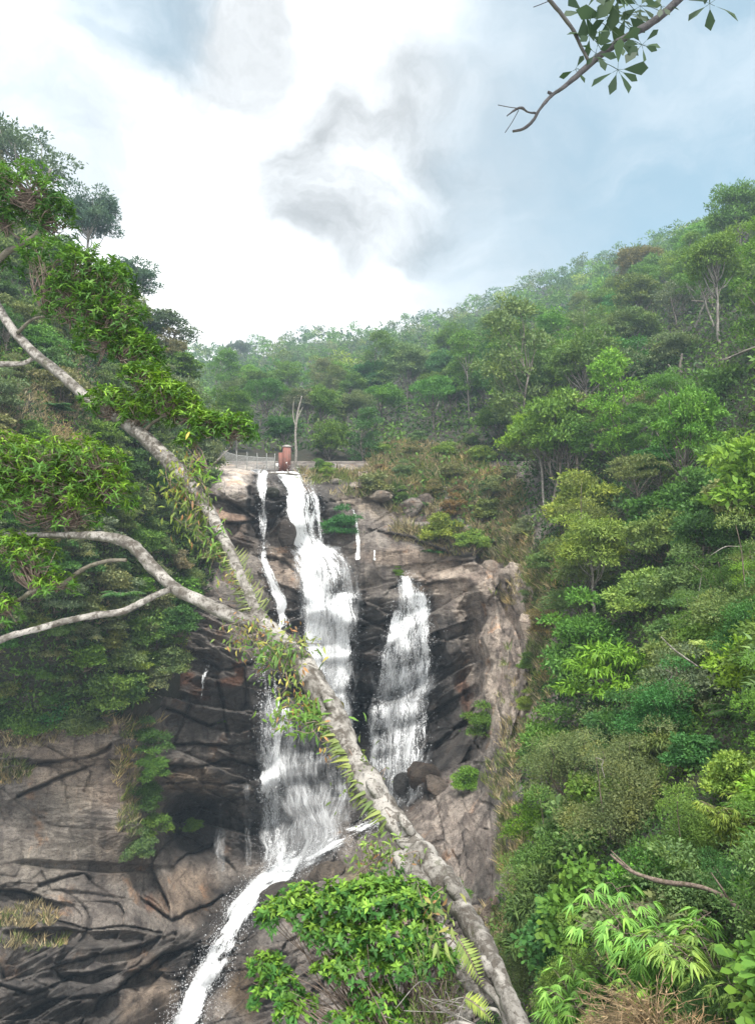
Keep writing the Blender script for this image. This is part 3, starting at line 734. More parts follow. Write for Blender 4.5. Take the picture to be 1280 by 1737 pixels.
trick = water('waterfall', "faint trickle on dark rock below the left bushes", [
    ([(1112, 352, 360, .6), (1130, 346, 356, .6), (1145, 340, 350, .8), (1170, 338, 347, .7), (1190, 338, 344, .4)], dict(seed=33, gap=.3, nu=10)),
], M_WATER)
chute = water('stream', "white water rushing down the sloping rock chute", [
    ([(1366, 650, 668, .5, 1372), (1389, 604, 662, .62, 1397), (1414, 552, 606, .85, 1426), (1436, 512, 566, .95, 1452), (1458, 465, 524, 1.05, 1480), (1492, 412, 500, 1.05, 1500), (1530, 380, 440, 1.05, 1545), (1575, 362, 418, 1.05, 1590), (1630, 330, 392, 1.05, 1640), (1690, 300, 362, 1.05, 1695), (1745, 272, 352, 1.05, 1745), (1800, 250, 340, 1, 1800)], dict(seed=41, gap=.35, nu=60, path=True)),
    ([(1436, 494, 540, .8, 1448), (1470, 460, 505, 1.1, 1485), (1510, 400, 462, 1.1, 1520), (1560, 368, 420, 1.1, 1570), (1620, 340, 392, 1.1, 1630), (1690, 306, 356, 1.1, 1695), (1770, 270, 340, 1.1, 1770)], dict(seed=42, gap=.6, nu=30, path=True)),
], M_WATER)
for (o, V, dn), n, sz, sp in ((w1, 5000, .05, (.25, .2, .5)), (w2, 3500, .05, (.3, .2, .5)), (w3, 2200, .05, (.35, .2, .5)), (chute, 8000, .05, (.55, .3, .4))):
    spray(o, V, dn, n, sz, sp, 5)
# ------------------------------------------------------------------ plant materials
def leaf_mat(name, use_obj=True, trans=.2, rough=.5):
    m, t, out = material(name)
    if use_obj: c = t.new('ShaderNodeObjectInfo').outputs['Color']
    else: c = t.new('ShaderNodeAttribute', attribute_name='tint').outputs['Color']
    rnd = t.new('ShaderNodeNewGeometry').outputs['Random Per Island']
    pos = t.new('ShaderNodeTexCoord').outputs['Object']
    cl = t.noise(pos, 3.5 if use_obj else .3, 3, .5)[0]
    c = t.mix(t.ramp(rnd, 0, 1, 0, 1, False), t.mix(1, c, (.62, .68, .62, 1), 'MULTIPLY'), t.mix(1, c, (1.42, 1.30, 1.15, 1), 'MULTIPLY'))
    c = t.mix(t.ramp(cl, .52, .68, 0, .7), c, t.mix(1, c, (1.35, 1.2, .9, 1), 'MULTIPLY'))
    c = t.mix(t.ramp(cl, .48, .34, 0, .6), c, t.mix(1, c, (.7, .82, .9, 1), 'MULTIPLY'))
    p = t.new('ShaderNodeBsdfPrincipled'); t.l.new(c, p.inputs['Base Color']); p.inputs['Roughness'].default_value = rough
    p.inputs['Specular IOR Level'].default_value = .16
    tr = t.new('ShaderNodeBsdfTranslucent'); t.l.new(t.mix(1, c, (1.5, 1.6, .8, 1), 'MULTIPLY'), tr.inputs[0])
    mx = t.new('ShaderNodeMixShader'); mx.inputs[0].default_value = trans
    t.l.new(p.outputs[0], mx.inputs[1]); t.l.new(tr.outputs[0], mx.inputs[2]); t.l.new(mx.outputs[0], out.inputs[0])
    return m
M_LEAF = leaf_mat("leaf")
M_LEAFV = leaf_mat("leaf_varied", False)

def bark_mat(name, dark, light, lichen=.5, scale=1.0, use_obj=False):
    m, t, out = material(name)
    p = t.new('ShaderNodeBsdfPrincipled'); p.inputs['Roughness'].default_value = .9
    pos = t.new('ShaderNodeTexCoord').outputs['Object']
    n1 = t.noise(pos, 6 * scale, 6, .65)[0]; n2 = t.noise(pos, 26 * scale, 6, .7)[0]; n3 = t.noise(pos, 2.2 * scale, 4, .6, .4)[0]
    c = t.mix(t.ramp(n1, .38, .62), (*dark, 1), (*light, 1))
    pale = tuple(min(.75, x * 1.5 + .05) for x in light)
    c = t.mix(t.ramp(n3, .46, .60, 0, lichen), c, (*pale, 1))
    pt = t.noise(pos, 5.5 * scale, 5, .6, 1.2)[0]
    c = t.mix(t.ramp(pt, .55, .60, 0, .75), c, (dark[0] * .9, dark[1] * .85, dark[2] * .8, 1))
    c = t.mix(t.ramp(n2, .54, .66, 0, .75), c, (dark[0] * .5, dark[1] * .5, dark[2] * .5, 1))
    c = t.mix(t.ramp(t.noise(pos, 3.3 * scale, 5, .6)[0], .60, .68, 0, .6), c, (dark[0] * .7, dark[1] * .85, dark[2] * .45, 1))
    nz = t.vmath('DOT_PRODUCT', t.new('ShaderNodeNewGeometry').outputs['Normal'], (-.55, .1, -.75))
    moss_shade = t.ramp(t.math('ADD', nz, t.math('MULTIPLY', t.math('SUBTRACT', n1, .5), 2.2)), .15, .75, 0, .85)      # moss tint that also paints shade onto faces turned down and left
    c = t.mix(moss_shade, c, (.040, .042, .022, 1))
    t.l.new(c, p.inputs['Base Color'])
    b = t.new('ShaderNodeBump'); b.inputs['Strength'].default_value = .9; b.inputs['Distance'].default_value = .03 / scale
    t.l.new(t.math('ADD', n2, t.math('MULTIPLY', n1, 1.5)), b.inputs['Height']); t.l.new(b.outputs[0], p.inputs['Normal'])
    t.l.new(p.outputs[0], out.inputs[0])
    return m
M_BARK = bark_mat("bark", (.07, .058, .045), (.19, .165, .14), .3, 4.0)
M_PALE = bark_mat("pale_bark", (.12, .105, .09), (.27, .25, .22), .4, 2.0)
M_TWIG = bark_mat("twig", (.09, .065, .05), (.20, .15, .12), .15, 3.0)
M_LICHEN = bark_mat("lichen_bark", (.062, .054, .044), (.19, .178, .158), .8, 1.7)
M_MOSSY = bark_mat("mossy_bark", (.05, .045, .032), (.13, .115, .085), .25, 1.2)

C = dict(BR=(.135, .27, .034), LY=(.19, .27, .055), MD=(.10, .20, .04), DK=(.058, .125, .034), OL=(.122, .182, .062), BG=(.06, .155, .048), YE=(.38, .42, .15), BN=(.17, .14, .075), GY=(.145, .185, .095), RU=(.165, .14, .055), HZ=(.085, .14, .095), BM=(.19, .32, .08))  # HZ is a leaf green paled to paint haze onto skyline trees

# ------------------------------------------------------------------ plant forms, crown about 1 unit wide, base at the origin
def crown(seed, form, ncl, nl, ll, asp=.42, droop=.1, H=1.0, base=.45, shape='quad', flat=.6, spread=1.0, limbs=True, thin=.0):
    g = np.random.default_rng(seed)
    wood, lf = Build(), Build()
    # clump centres
    cs = []
    if form == 'dome':
        lob = g.uniform(.75, 1.2, 5)
        for k in range(ncl):
            a = g.uniform(0, 2 * PI); e = math.asin(g.uniform(-.45, 1)); r = g.uniform(.45, 1.0) * lob[int(a / 2 / PI * 5)]
            cs.append((.38 * r * math.cos(e) * math.cos(a), .38 * r * math.cos(e) * math.sin(a), base + (H - base) * (.42 + .5 * r * math.sin(e)), g.uniform(.065, .15)))
    elif form == 'umbrella':
        for k in range(ncl):
            a = g.uniform(0, 2 * PI); r = g.uniform(.05, 1) ** .6 * .42
            z = base + (H - base) * (1 - (r / .46) ** 2 * .65 - g.choice([0, .0, .22, .42]) * g.uniform(.7, 1.1))
            cs.append((r * math.cos(a), r * math.sin(a), max(base * .8, z - .06), g.uniform(.09, .16)))
    elif form == 'tall':
        for k in range(ncl):
            t = (k + .5) / ncl; a = g.uniform(0, 2 * PI); r = g.uniform(.3, 1) * .40 * math.sin(PI * (.16 + .78 * t)) ** .7
            cs.append((r * math.cos(a), r * math.sin(a), base + (H - base) * (.05 + .87 * t), g.uniform(.09, .17)))
    else:   # bush, foliage to the ground
        lob = g.uniform(.62, 1.25, 6)
        for k in range(ncl):
            a = g.uniform(0, 2 * PI); e = math.asin(g.uniform(-.1, 1)); r = g.uniform(.45, 1.0) * lob[int(a / 2 / PI * 6)] * (1.25 if g.random() < .12 else 1)
            cs.append((.38 * r * math.cos(e) * math.cos(a), .38 * r * math.cos(e) * math.sin(a), .12 + H * .72 * r * max(0, math.sin(e)), g.uniform(.11, .2)))
    lean = g.normal(size=2) * .06
    # trunk and limbs
    top = base + (H - base) * .35
    nseg = 8; zz = np.linspace(-.06, top, nseg)
    tr = np.stack([lean[0] * zz * 2 + np.cumsum(g.normal(size=nseg)) * .008, lean[1] * zz * 2 + np.cumsum(g.normal(size=nseg)) * .008, zz], 1)
    if form != 'bush':
        r0 = .026 if form != 'tall' else .022
        wood.tube(tr, np.linspace(r0, r0 * .5, nseg), 6)
    for k, (x, y, z, r) in enumerate(cs):
        if not limbs or (k % 2 and ncl > 24): continue
        if form == 'bush': p0 = np.array([x * .12, y * .12, 0])
        else:
            zj = min(top, max(base * .55, z - .28 - g.uniform(0, .15))); p0 = np.array([np.interp(zj, zz, tr[:, 0]), np.interp(zj, zz, tr[:, 1]), zj])
        p1 = np.array([x, y, z]); m1 = p0 * .6 + p1 * .4 + np.array([0, 0, -.03]) + g.normal(size=3) * .025; m2 = p0 * .25 + p1 * .75 + g.normal(size=3) * .02
        wood.tube(catmull([p0, m1, m2, p1], 7), np.linspace(.0075, .0025, 7), 5)
    P, Dv, N = [], [], []
    for (x, y, z, r) in cs:
        n = int(nl * (r / .14) ** 2)
        u = g.normal(size=(n, 3)); u /= np.linalg.norm(u, axis=1)[:, None]
        u[:, 2] = np.where(u[:, 2] < -.25, -u[:, 2] * g.uniform(0, 1, n), u[:, 2])
        rad = r * g.uniform(.35, 1, n) ** .45 * (1 + .35 * (vnoise(u * 2.3 + seed + x * 9, 3) - .5) * 2)
        rad *= np.where(g.random(n) < .07, 1.3, 1)
        p = np.array([x, y, z]) + u * rad[:, None] * np.array([1.1 * spread, 1.1 * spread, flat])
        out = u + np.array([x, y, 0]) * 1.2 + np.array([0, 0, .25])
        d = out + g.normal(size=(n, 3)) * .75; d[:, 2] -= droop * 2 * g.random(n)
        nn = np.array([0, 0, .55]) + 1.0 * u + g.normal(size=(n, 3)) * .38
        P.append(p); Dv.append(d); N.append(nn)
    P, Dv, N = map(np.concatenate, (P, Dv, N))
    if thin: 
        k = g.random(len(P)) > thin; P, Dv, N = P[k], Dv[k], N[k]
    L = ll * g.uniform(.65, 1.3, len(P))
    lf.leaves(P, Dv, N, L, L * asp * g.uniform(.8, 1.2, len(P)), shape)
    return wood, lf, cs

def frond_plant(seed, nf, L, leaflets, up=.9, arch=.9, lw=.25):
    """rosette of pinnate fronds"""
    g = np.random.default_rng(seed); wood, lf = Build(), Build()
    for k in range(nf):
        a = 2 * PI * k / nf + g.normal() * .3; e = up * g.uniform(.6, 1.15); ln = L * g.uniform(.7, 1.1)
        t = np.linspace(0, 1, 10)
        rr = ln * (t * math.cos(e) + .25 * t ** 2); zz = ln * (t * math.sin(e) - arch * .5 * t ** 2)
        pts = np.stack([rr * math.cos(a), rr * math.sin(a), zz + .02], 1)
        wood.tube(pts, np.linspace(.012, .003, 10) * L / .5, 4)
        tl = np.repeat(np.linspace(.12, 1, leaflets), 2)
        P = np.stack([np.interp(tl, t, pts[:, i]) for i in range(3)], 1)
        T = np.gradient(pts, axis=0); Tl = np.stack([np.interp(tl, t, T[:, i]) for i in range(3)], 1); Tl /= np.linalg.norm(Tl, axis=1)[:, None]
        sd = np.array([-math.sin(a), math.cos(a), 0]); sg = np.where(np.arange(len(tl)) % 2, 1, -1)[:, None]
        Dv = sd * sg + Tl * .55 + g.normal(size=(len(tl), 3)) * .1 + np.array([0, 0, -.15])
        N = np.cross(Tl, sd); N *= np.sign(N[:, 2:3] + 1e-6)
        wl = ln * lw * np.sin(PI * np.clip(tl * .85 + .12, 0, 1)) ** .8 + .01
        lf.leaves(P, Dv, N, wl, wl * .2 + .006, 'lance')
    return wood, lf, []

def bamboo_form(seed, culms, H, tufts, ll):
    g = np.random.default_rng(seed); wood, lf = Build(), Build()
    for k in range(culms):
        a = g.uniform(0, 2 * PI); le = g.uniform(.25, .6); h = H * g.uniform(.6, 1.05)
        t = np.linspace(0, 1, 9); r = .05 + le * t ** 1.8
        pts = np.stack([r * math.cos(a), r * math.sin(a), h * (t - .22 * t ** 3)], 1)
        wood.tube(pts, np.linspace(.009, .003, 9), 5)
        for j in range(tufts):
            s = g.uniform(.25, 1); p = np.array([np.interp(s, t, pts[:, i]) for i in range(3)])
            b = g.uniform(0, 2 * PI); o = np.array([math.cos(b), math.sin(b), g.uniform(-.1, .35)]); q = p + o * g.uniform(.05, .16)
            wood.tube([p, (p + q) / 2 + [0, 0, .01], q], [.003, .002, .0015], 4)
            n = g.integers(5, 9); f = np.linspace(-1.1, 1.1, n)
            b2 = b + f; Dv = np.stack([np.cos(b2), np.sin(b2), -.25 - .25 * g.random(n)], 1)
            N = np.tile([0, 0, 1.0], (n, 1)) + g.normal(size=(n, 3)) * .3
            L = ll * g.uniform(.7, 1.15, n)
            lf.leaves(np.tile(q, (n, 1)), Dv, N, L, L * .15, 'lance')
    return wood, lf, []

FORMS = {}
def form(key, builder, wood_mat=M_BARK, parts=('trunk', 'crown')):
    wd, lf, cs = builder
    FORMS[key] = (wd.mesh(parts[0], wood_mat, True) if wd.n else None, lf.mesh(parts[1], M_LEAF), parts)
T_ = ('trunk', 'crown'); S_ = ('stems', 'foliage')
form('dome0', crown(1, 'dome', 54, 270, .040, H=1.25, base=.38))
form('dome1', crown(2, 'dome', 50, 290, .042, H=1.1, base=.34))
form('dome2', crown(3, 'dome', 58, 300, .038, H=1.5, base=.55, asp=.36, droop=.4), M_PALE)
form('umb0', crown(4, 'umbrella', 34, 200, .038, H=1.15, base=.6, flat=.5))
form('umb1', crown(5, 'umbrella', 30, 210, .042, H=1.0, base=.55, flat=.45, spread=1.15))
form('umb2', crown(6, 'umbrella', 26, 260, .036, H=1.3, base=.72, flat=.5, thin=.1), M_PALE)
form('tall0', crown(7, 'tall', 42, 180, .044, H=1.8, base=.35))
form('tall1', crown(8, 'tall', 38, 280, .042, H=1.7, base=.5, asp=.34, droop=.5), M_PALE)
form('bush0', crown(9, 'bush', 30, 240, .046, H=.8, base=0), M_TWIG, S_)
form('bush1', crown(10, 'bush', 34, 220, .05, H=.65, base=0, asp=.5), M_TWIG, S_)
form('bush2', crown(11, 'bush', 22, 260, .055, H=.7, base=0, asp=.5, shape='leaf'), M_TWIG, S_)
form('fine0', crown(12, 'bush', 34, 480, .026, H=.85, base=0, asp=.36, flat=.8), M_TWIG, S_)
form('fine1', crown(13, 'bush', 28, 520, .024, H=.75, base=0, asp=.3, flat=.7, spread=1.1), M_TWIG, S_)
form('broad0', crown(14, 'bush', 26, 85, .085, H=.8, base=0, asp=.62, shape='ovate', droop=.3), M_TWIG, S_)
form('lance0', crown(15, 'umbrella', 24, 170, .075, H=.75, base=.35, asp=.24, shape='lance', droop=1.1, flat=.55), M_TWIG)
form('lance1', crown(16, 'bush', 24, 170, .075, H=.75, base=0, asp=.22, shape='lance', droop=.8), M_TWIG, S_)
form('bamboo0', bamboo_form(17, 14, .95, 20, .13), M_TWIG, S_)
form('bamboo1', bamboo_form(18, 12, .8, 18, .15), M_TWIG, S_)
form('fern0', frond_plant(19, 13, .55, 22), M_TWIG, ('stalks', 'fronds'))
form('palm0', frond_plant(20, 11, .6, 26, up=.75, arch=1.1, lw=.32), M_TWIG, ('stalks', 'fronds'))

def plant(key, name, pos, width, color, label, cat, group=None, rot=None, sz=1.0, tilt=(0, 0)):
    wm, lm, parts = FORMS[key]
    o = empty(name, pos, label, cat, group)
    o.rotation_euler = (tilt[0], tilt[1], rng.uniform(0, 2 * PI) if rot is None else rot)
    o.scale = (width, width, width * sz)
    if wm: obj(parts[0], wm, o)
    c = obj(parts[1], lm, o)
    j = np.clip(1 + rng.normal(size=3) * np.array([.10, .06, .12]), .75, 1.3)
    c.color = (*(np.array(color) * j), 1)
    return o
HC = dict(dome=.85, umb=.9, tall=1.0, bush=.38, fine=.42, broad=.42, lance=.45, bamboo=.45, fern=.2, palm=.2)   # height of the crown's middle
def hc(key): return HC[key.rstrip('0123456789')] if key != 'lance0' else .55
PLACED = []
def put(key, name, px, py, wpx, color, label, cat='tree', group=None, depth=None, left=False, sz=1.0, tilt=(0, 0), rot=None):
    """plant whose crown is centred on photo pixel (px, py) and is wpx wide, rooted on the ground below it"""
    by = py + hc(key) * sz * wpx
    if depth is None: depth = float(DL(px, by)) if left else float(ground_d(px, by))
    w = wpx * depth / F
    PLACED.append((px, py, wpx, depth))
    return plant(key, name, vec(px, by, depth), w, color, label, cat, group, rot, sz, tilt)

# ------------------------------------------------------------------ single plants the photo shows
# skyline trees on the left slope, thin crowns against the cloud
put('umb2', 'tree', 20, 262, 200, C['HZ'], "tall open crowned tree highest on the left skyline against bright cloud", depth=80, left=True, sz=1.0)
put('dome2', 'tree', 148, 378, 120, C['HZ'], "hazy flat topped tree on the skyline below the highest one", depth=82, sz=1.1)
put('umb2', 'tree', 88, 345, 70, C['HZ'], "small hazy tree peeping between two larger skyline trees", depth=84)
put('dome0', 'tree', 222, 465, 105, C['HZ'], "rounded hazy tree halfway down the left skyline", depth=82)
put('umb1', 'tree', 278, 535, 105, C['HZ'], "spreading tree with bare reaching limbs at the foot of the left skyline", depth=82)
put('dome0', 'tree', 240, 545, 80, C['DK'], "dark tree tucked beneath the spreading skyline tree", depth=80)
put('umb0', 'tree', 405, 588, 46, C['HZ'], "flat topped tree standing above the far ridge beside the left slope", depth=330)
# trees around the head of the falls and on the right bank
put('dome1', 'tree', 385, 690, 70, C['LY'], "light yellow green tree in the hollow beyond the wire fence", depth=125)
put('umb0', 'tree', 650, 670, 85, C['MD'], "broad flat topped tree rising from the wood above the falls", depth=118)
put('dome0', 'tree', 560, 740, 90, C['MD'], "leafy mid green tree beside the pale dead trunk", depth=95)
put('tall0', 'tree', 620, 740, 70, C['BG'], "deep green tree draped with creepers behind the stone ledge", depth=94)
put('dome2', 'tree', 480, 735, 75, C['DK'], "dark tree standing right behind the brick pillar", depth=100)
put('umb1', 'tree', 897, 712, 96, C['BR'], "bright green layered tree leaning on a pale curved trunk", depth=70, sz=1.55)
put('umb0', 'tree', 1084, 690, 118, C['GY'], "grey green tree with a straight pale trunk in the right hand wood", depth=63, sz=1.15)
put('umb0', 'tree', 1195, 448, 120, C['MD'], "airy tree with a dark forked trunk high on the right slope", depth=105, sz=1.1)
put('dome2', 'tree', 1085, 450, 95, C['RU'], "tree with rusty orange leaf tips below the right ridge", depth=150)
put('dome1', 'tree', 1075, 545, 110, C['OL'], "brownish grey tree with a bent dark trunk on the right slope", depth=95)
put('dome0', 'tree', 1060, 610, 140, C['BG'], "large glossy deep green tree in the middle of the right slope", depth=84)
put('dome0', 'tree', 1150, 590, 110, C['GY'], "greyish tree with a stout brown forked trunk", depth=78)
put('umb1', 'tree', 1225, 640, 190, C['MD'], "wide spreading tree sloping down over the right wood", depth=60)
put('dome2', 'tree', 1262, 370, 120, C['MD'], "tall tree breaking the skyline at the far right", depth=95, sz=1.2)
put('dome1', 'tree', 1275, 470, 130, C['OL'], "olive tree below the tall skyline tree at the far right", depth=85)
put('umb1', 'tree', 1240, 735, 150, C['BR'], "bright green tree over a mossy horizontal limb", depth=50)
put('bush1', 'shrub', 985, 840, 135, C['LY'], "light yellow green crown above a brown twiggy thicket", 'shrub')
put('fine0', 'shrub', 1000, 905, 175, C['OL'], "wide olive brown thicket below the yellow green crown", 'shrub')
put('bush1', 'shrub', 1090, 1000, 125, C['LY'], "pale lime green sapling against the dark hollow", 'shrub')
put('bush0', 'shrub', 1160, 985, 130, C['OL'], "twiggy olive shrub hung with bare lianas", 'shrub')
put('dome0', 'tree', 1195, 905, 130, C['DK'], "rounded dark green tree at the edge of the shady hollow", depth=35)
put('lance0', 'shrub', 1045, 1130, 175, C['BR'], "vivid green tree with drooping narrow leaves", 'shrub', depth=33)
put('bush2', 'shrub', 1205, 1098, 92, C['YE'], "spray of pale yellow leaves in front of dark shade", 'shrub', depth=24, sz=.55)
put('fine1', 'shrub', 960, 1275, 185, C['GY'], "big round grey green shrub with tiny leaves beside the dry bank", 'shrub')
put('fine0', 'shrub', 1050, 1365, 170, C['OL'], "olive green fine leaved shrub in front of the grey green one", 'shrub')
put('fine0', 'shrub', 1165, 1420, 150, C['MD'], "dense mid green fine leaved shrub above the dead branch", 'shrub')
put('fine1', 'shrub', 1255, 1500, 130, C['DK'], "dark feathery shrub above the bamboo at the right edge", 'shrub')
put('broad0', 'shrub', 985, 1540, 150, C['MD'], "bank of large round leaves above the bamboo", 'shrub')
put('broad0', 'shrub', 940, 1590, 120, C['BG'], "lower patch of large dark round leaves", 'shrub')
put('bamboo0', 'bamboo', 1110, 1610, 210, C['BM'], "clump of bright bamboo with long pointed leaves below the dead branch", 'bamboo')
put('bamboo1', 'bamboo', 1240, 1660, 200, C['BM'], "bamboo clump beside the dark feathery shrub at the lower right", 'bamboo')
put('bamboo0', 'bamboo', 1255, 1400, 110, C['LY'], "yellowish bamboo tuft at the right edge", 'bamboo')
put('bamboo1', 'bamboo', 990, 1700, 140, C['BM'], "low bamboo sprays to the left of the dry brown grass", 'bamboo')
put('bamboo1', 'bamboo', 1110, 1720, 120, C['BM'], "pale bamboo sprays at the foot of the dry brown grass", 'bamboo')
put('fine1', 'shrub', 1215, 1690, 150, C['DK'], "dark green needle leaved shrub in the lower right corner", 'shrub', depth=7.5)
put('fine0', 'shrub', 890, 1640, 120, C['OL'], "dull green shrub beside the broken trunk foot", 'shrub')
put('bush0', 'shrub', 905, 1395, 90, C['BR'], "fresh green shrub at the brink of the dry bank", 'shrub')
put('bush2', 'shrub', 1175, 1270, 100, C['BG'], "blue green leafy shrub in the middle of the thicket", 'shrub')
put('bush1', 'shrub', 1250, 1310, 120, C['LY'], "yellow green shrub with speckled leaves at the right edge", 'shrub')
put('bush0', 'shrub', 556, 800, 34, C['LY'], "low grassy green tuft right of the brick pillar at the lip", 'shrub')
put('bush1', 'shrub', 545, 790, 40, C['MD'], "small green bush between the dead trunk and the lip of the falls", 'shrub')
put('bush0', 'shrub', 905, 1010, 46, C['OL'], "small olive shrub on the upper edge of the pale fluted rock", 'shrub')
put('bush1', 'shrub', 900, 1120, 50, C['MD'], "green shrub creeping over the edge of the pale fluted rock", 'shrub')
put('bush0', 'shrub', 892, 1190, 44, C['LY'], "yellow green shrub at the lower edge of the pale fluted rock", 'shrub')
put('palm0', 'palm', 1252, 1195, 90, C['BG'], "dark palm fronds at the right edge below the pale yellow spray", 'palm')
put('palm0', 'palm', 1262, 1370, 80, C['MD'], "palm fronds at the right edge above the feathery shrub", 'palm')
def reed(px, py, d, n, hpx, label, lean):
    gg = np.random.default_rng(int(px)); P0 = at(px, py, d); s = d / F
    o = empty('dry_grass', Vector(P0), label, 'grass tuft', 'dry grass tufts among the bamboo'); lb = Build()
    for k in range(n):
        t = np.linspace(0, 1, 6); a = gg.normal() * .38 + lean; h = hpx * s * gg.uniform(.5, 1.05)
        Q = P0 + gg.normal(size=3) * np.array([8, 6, 3]) * s + h * np.stack([np.sin(a * (t + .5 * t ** 2)) * t, gg.normal() * .2 * t, np.cos(a * t) * t * (1 - .12 * t ** 3)], 1)
        c = np.array([.33, .235, .15]) * gg.uniform(.6, 1.25)
        lb.tube(Q, np.linspace(.8, .25, 6) * s, 3, tint=c)
        m = 7; i = gg.integers(2, 6, m); lb.leaves(Q[i], gg.normal(size=(m, 3)) * .4 + (Q[5] - Q[3]) / h, gg.normal(size=(m, 3)), gg.uniform(8, 18, m) * s, 1.6 * s, 'lance', tint=c)
    f = lb.make('blades', M_LEAFV, o, tint=True)
reed(1112, 1790, 6.6, 150, 125, "large tuft of dry pinkish brown grass leaning among the bamboo", -.45)
reed(1040, 1775, 7.2, 60, 60, "smaller dry brown grass tuft left of the large one", -.3)
reed(1175, 1785, 6.8, 50, 70, "smaller dry brown grass tuft right of the large one", -.1)
# plants on the rock
put('bush0', 'shrub', 577, 886, 66, C['BG'], "deep green shrub clinging to the ledge beside the main fall", 'shrub', depth=73.5)
put('bush0', 'shrub', 824, 1226, 72, C['MD'], "rounded green shrub on the rock wall right of the side fall", 'shrub')
put('bush1', 'shrub', 795, 1318, 62, C['BR'], "fresh green shrub on the boulders below the side fall", 'shrub')
put('bush1', 'shrub', 746, 893, 78, C['LY'], "yellow green rounded bush above the side fall", 'shrub')
put('palm0', 'fern', 733, 930, 42, C['BG'], "dark green tree fern beside the rounded bush", 'fern')
put('bush0', 'shrub', 770, 1520, 60, C['MD'], "small shrub under the fluted rock wall", 'shrub')
put('bush0', 'shrub', 372, 1218, 24, C['BR'], "little green tuft growing in a rock crack", 'shrub')
put('bush1', 'shrub', 325, 1398, 34, C['BR'], "small leafy tuft hanging under the dark overhang", 'shrub')
put('bush0', 'shrub', 676, 1040 - 70, 22, C['MD'], "tiny green tuft on the lip of the side fall", 'shrub')
# bushes on the left slope
put('palm0', 'fern', 92, 682, 60, C['BG'], "palm like fern on the brown left slope", 'fern', left=True)
put('palm0', 'fern', 205, 1000, 60, C['BG'], "tree fern below the forked limb on the left", 'fern', depth=47)
put('bush1', 'shrub', 232, 1120, 50, C['LY'], "yellow green bush among dark ones above the left rock face", 'shrub', depth=55)
for px, py, w, c, k, lab in ((150, 1100, 120, 'GY', 'fine0', "grey green shrub with pale twigs above the left rock face"), (255, 1060, 120, 'MD', 'bush1', "mid green bush under the forked limb"),
                             (80, 1140, 120, 'OL', 'fine1', "olive shrub at the left edge above the rock face"), (190, 1165, 110, 'MD', 'bush0', "leafy green bush at the brow of the left rock face"),
                             (110, 1185, 100, 'BG', 'bush0', "bluish green bush hanging over the left rock face"), (300, 1050, 80, 'DK', 'bush1', "dark bush beside the dark rock under the trunk"),
                             (285, 1120, 80, 'OL', 'bush1', "olive bush at the right end of the brow"), (30, 1165, 90, 'BN', 'fine0', "brownish dry shrub at the left end of the brow")):
    put(k, 'shrub', px, py, w, C[c], lab, 'shrub', depth=54 if px < 240 else 58)
for px, py, w, c, lab in ((250, 1250, 70, 'DK', "topmost dark bush of the green strip down the left rock face"), (262, 1300, 60, 'MD', "second bush down the green strip on the left rock face"),
                          (250, 1345, 64, 'DK', "third bush down the green strip on the left rock face"), (255, 1395, 66, 'MD', "fourth bush down the green strip on the left rock face"), (238, 1435, 56, 'OL', "lowest bush of the green strip on the left rock face")):
    put('bush0', 'shrub', px, py, w, C[c], lab, 'shrub', depth=float(cliff_d(px, py)) - 1.0)

put('bush1', 'shrub', 60, 1214, 90, C['MD'], "green bush hanging at the top edge of the left rock slab", 'shrub', depth=53.0)
put('bush1', 'shrub', 135, 1218, 80, C['OL'], "olive bush hanging at the top edge of the left rock slab", 'shrub', depth=53.0)
put('bush1', 'shrub', 10, 1208, 80, C['DK'], "dark bush at the far left end of the rock slab top", 'shrub', depth=53.0)
# ------------------------------------------------------------------ the woods: every tree that can be told apart, then the far mass
ROCK_POLY = [(335, 795), (420, 790), (520, 800), (600, 815), (650, 850), (700, 880), (800, 940), (900, 925), (922, 1000), (928, 1100), (912, 1200), (870, 1260), (880, 1330), (880, 1430), (870, 1520), (830, 1570), (860, 1640), (800, 1900), (-200, 1900),
             (-200, 1222), (180, 1235), (270, 1190), (310, 1090), (345, 980), (335, 850)]
KNOLL = [(600, 800), (650, 770), (720, 750), (800, 745), (870, 790), (900, 880), (935, 960), (940, 1100), (925, 1100), (920, 1000), (890, 930), (800, 950), (700, 900), (650, 860)]
LIP = [(330, 770), (620, 775), (640, 815), (520, 830), (330, 830)]
tree_forms = ['dome0', 'dome1', 'dome2', 'umb0', 'umb1', 'umb2', 'tall0', 'tall1', 'dome0', 'dome1']
shrub_forms = ['bush0', 'bush1', 'bush2', 'fine0', 'fine1', 'fine1', 'bush1', 'bush0', 'fine0', 'lance1', 'broad0']
cand = rng.uniform([-60, 330], [1420, 1760], (26000, 2))
acc = []; far_list = []
dep = ground_d(cand[:, 0], cand[:, 1]); ok = cand[:, 1] > ridge(cand[:, 0]) + 2
ok &= ~in_poly(cand[:, 0], cand[:, 1], ROCK_POLY) & ~in_poly(cand[:, 0], cand[:, 1], LIP)
inkn = in_poly(cand[:, 0], cand[:, 1], KNOLL); ok &= ~((cand[:, 0] < 352) & (cand[:, 1] > ridge_l(cand[:, 0]) + 30))
AX = np.zeros((0, 3))
PL = np.array(PLACED)
